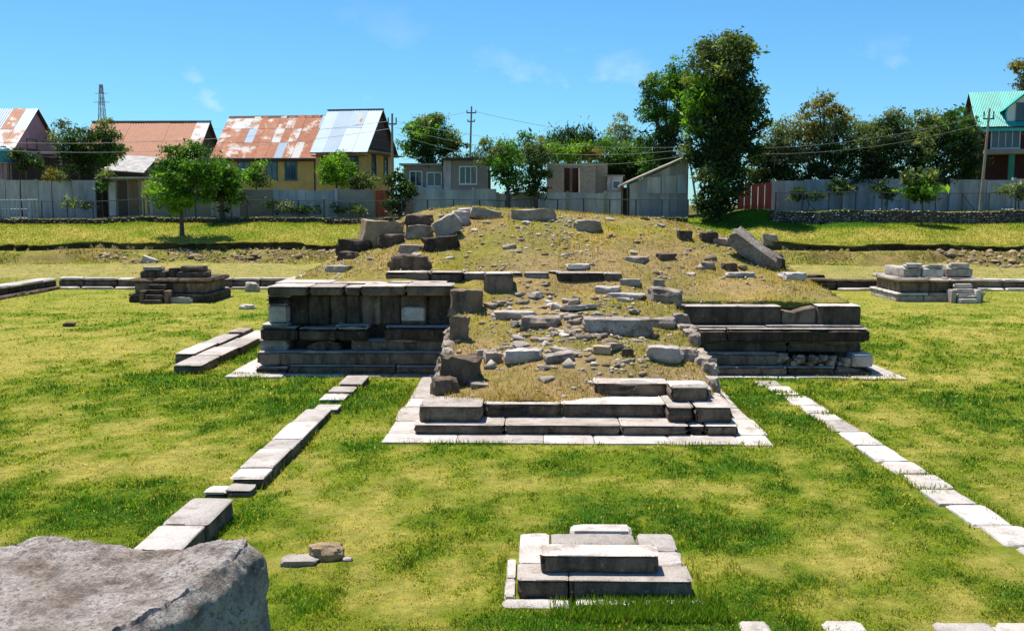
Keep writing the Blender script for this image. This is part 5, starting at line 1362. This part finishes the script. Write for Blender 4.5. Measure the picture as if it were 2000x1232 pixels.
tree("tree","dark tree with low branches touching the brick building",1046,80.6,[(1042,300,30,34,'olive'),(1035,340,26,30,'dark'),(1058,330,20,28,'dark'),(1030,270,16,14,'green'),(1048,368,22,22,'dark')],seed=14,trunk=.2,dens=130)
tree("tree","pointed dark tree far behind the brick building",1110,100,[(1085,280,30,22,'dark'),(1120,272,38,20,'dark'),(1155,285,30,22,'dark'),(1100,300,40,22,'green')],pal='dark',seed=15,trunk=.25,spike=1)
tree("tree","yellow-green bushy tree just behind the brick building",1115,90,[(1085,300,26,16,'bright'),(1120,295,34,18,'bright'),(1150,302,24,16,'autumn')],pal='bright',seed=16,trunk=.15)
tree("tree","broad mid-green tree behind the whitewashed outhouse",1200,93,[(1190,300,40,32,'green'),(1225,310,36,34,'green'),(1180,330,36,24,'dark'),(1240,335,30,24,'dark'),(1260,300,34,30,'green'),(1205,345,50,16,'dark')],seed=17,trunk=.25)
tree("tree","sparse grey-green tree with ragged top left of the tall trees",1213,104,[(1212,245,24,22,'grey'),(1200,270,26,22,'grey'),(1228,268,24,20,'olive')],seed=18,trunk=.15,dens=80)
tree("tree","tall mid-green tree leaning behind the tin shed",1300,88,[(1300,170,34,42,'green'),(1330,150,36,34,'green'),(1275,200,24,40,'green'),(1310,230,46,44,'green'),(1300,285,52,36,'dark'),(1270,160,20,14,'olive'),(1340,200,36,50,'green'),(1290,320,46,26,'green')],seed=19,trunk=.3,dens=150)
tree("tree","tallest dark plane tree rising beside the tin shed",1405,79.6,[(1415,100,46,30,'olive'),(1440,90,28,22,'olive'),(1395,130,44,34,'olive'),(1440,150,38,40,'dark'),(1370,190,34,42,'bright'),(1415,200,50,50,'dark'),(1450,215,38,44,'dark'),(1400,260,54,44,'dark'),(1440,280,44,44,'dark'),(1395,320,44,44,'dark'),(1430,345,38,40,'dark'),(1362,240,26,34,'bright'),(1405,385,26,30,'dark'),(1482,178,14,9,'olive'),(1487,240,13,10,'dark'),(1350,165,14,12,'olive'),(1466,92,14,12,'olive'),(1378,88,14,12,'olive'),(1478,300,12,16,'dark'),(1345,295,14,14,'olive')],pal='dark',seed=20,trunk=.32,dens=125,leaf=.22,clus=.42)
tree("tree","young leafy sapling in front of the tallest tree's trunk",1388,77.2,[(1380,340,22,18,'olive'),(1390,370,26,24,'dark'),(1375,395,20,20,'dark'),(1395,415,24,16,'dark')],pal='dark',seed=21,trunk=.07,leaf=.22,dens=90)
tree("tree","feathery grey-green tree right of the red sheet gate",1515,87,[(1515,275,38,42,'grey'),(1500,310,32,34,'dark'),(1535,300,34,38,'olive'),(1520,330,34,22,'dark'),(1485,325,24,36,'olive'),(1500,345,30,16,'dark'),(1545,345,30,16,'dark')],seed=22,trunk=.2)
tree("tree","tree with yellowing open top in the right-hand row",1600,86.5,[(1600,215,40,20,'autumn'),(1575,250,42,30,'autumn'),(1625,255,44,34,'olive'),(1560,290,40,34,'grey'),(1600,310,50,38,'dark'),(1640,305,40,34,'dark'),(1610,190,16,12,'autumn'),(1645,230,22,16,'autumn'),(1590,348,46,16,'dark'),(1640,345,36,16,'dark')],seed=23,trunk=.28,dens=130)
tree("tree","dark dense tree in the middle of the right-hand row",1705,86,[(1695,270,44,34,'olive'),(1735,265,36,38,'dark'),(1745,225,16,16,'grey'),(1690,315,46,36,'dark'),(1730,320,44,36,'dark'),(1690,350,40,14,'dark'),(1740,348,40,16,'dark')],pal='dark',seed=24,trunk=.28)
tree("tree","wide drooping tree at the right end of the row, beside the pole",1830,85.5,[(1820,255,52,34,'olive'),(1865,250,46,34,'green'),(1790,285,44,34,'olive'),(1840,300,56,36,'dark'),(1880,300,36,38,'dark'),(1790,325,40,30,'dark'),(1890,265,24,34,'olive'),(1815,350,44,14,'dark'),(1870,345,44,18,'dark'),(1900,330,20,24,'dark')],seed=25,trunk=.3)
tree("tree","small standalone green tree on the grass before the right fence",1797,76.6,[(1795,365,36,20,'bright'),(1775,350,18,14,'olive'),(1815,350,24,16,'olive'),(1795,385,24,10,'dark')],seed=26,trunk=.09,leaf=.22,dens=110)
tree("shrub","round bush before the bluish wall at the right edge",1985,80.2,[(1975,375,24,16,'olive'),(2000,368,24,18,'grey')],seed=27,trunk=.06,cat="shrub")
tree("tree","reddish-leaved tree entering at the top right corner",2020,97,[(1998,130,18,16,'autumn'),(2005,165,22,16,'autumn'),(2030,140,28,36,'olive'),(2035,210,30,40,'olive')],seed=28,trunk=.25)
tree("tree","far hazy tree row's end behind the right-hand row",1680,120,[(1680,250,60,24,'grey'),(1760,240,40,18,'grey'),(1620,262,50,20,'dark')],pal='grey',seed=29,trunk=.3,dens=60)
tree("tree","far dark tree filling the gap behind the flat-roofed house",955,104,[(960,310,50,26,'dark'),(900,320,40,22,'dark'),(1020,300,30,26,'dark')],pal='dark',seed=30,trunk=.3,dens=80)
tree("shrub","low weeds along the foot of the whitewashed yard wall, left part",575,80.5,[(560,405,26,9,'grey'),(600,408,28,8,'dark'),(535,402,14,12,'dark')],seed=31,trunk=.03,cat="shrub")
tree("shrub","weeds at the foot of the yard wall near the red-brown gate",690,80.4,[(670,408,24,7,'dark'),(700,410,18,6,'olive')],seed=32,trunk=.03,cat="shrub")

tree("shrub","dark low growth at the foot of the right yard wall, nearest the red gate",1575,82.5,[(1565,378,22,12,'dark'),(1590,382,18,9,'dark')],pal='dark',seed=41,trunk=.04,cat="shrub")
tree("shrub","dark creeper hanging over the middle of the right yard wall",1640,83.5,[(1636,362,20,16,'dark'),(1655,368,14,10,'olive')],pal='dark',seed=42,trunk=.05,cat="shrub")
tree("shrub","scrubby bush against the right yard wall beside the standalone small tree",1728,83,[(1722,372,20,16,'dark'),(1742,380,14,10,'olive')],pal='dark',seed=43,trunk=.05,cat="shrub")
tree("shrub","grey-green weeds at the foot of the far left yard wall",150,82.8,[(140,398,20,8,'olive'),(165,400,16,6,'grey')],seed=44,trunk=.03,cat="shrub")
tree("shrub","climber drooping over the yard wall below the ochre house's corner",455,81.0,[(452,378,16,10,'green'),(468,384,12,10,'dark')],seed=45,trunk=.04,cat="shrub")
tree("tree","dark backdrop tree between the tin shed and the brick building",1245,97,[(1230,325,50,30,'green'),(1290,330,44,30,'dark'),(1180,340,40,20,'dark')],seed=46,trunk=.25,dens=120)
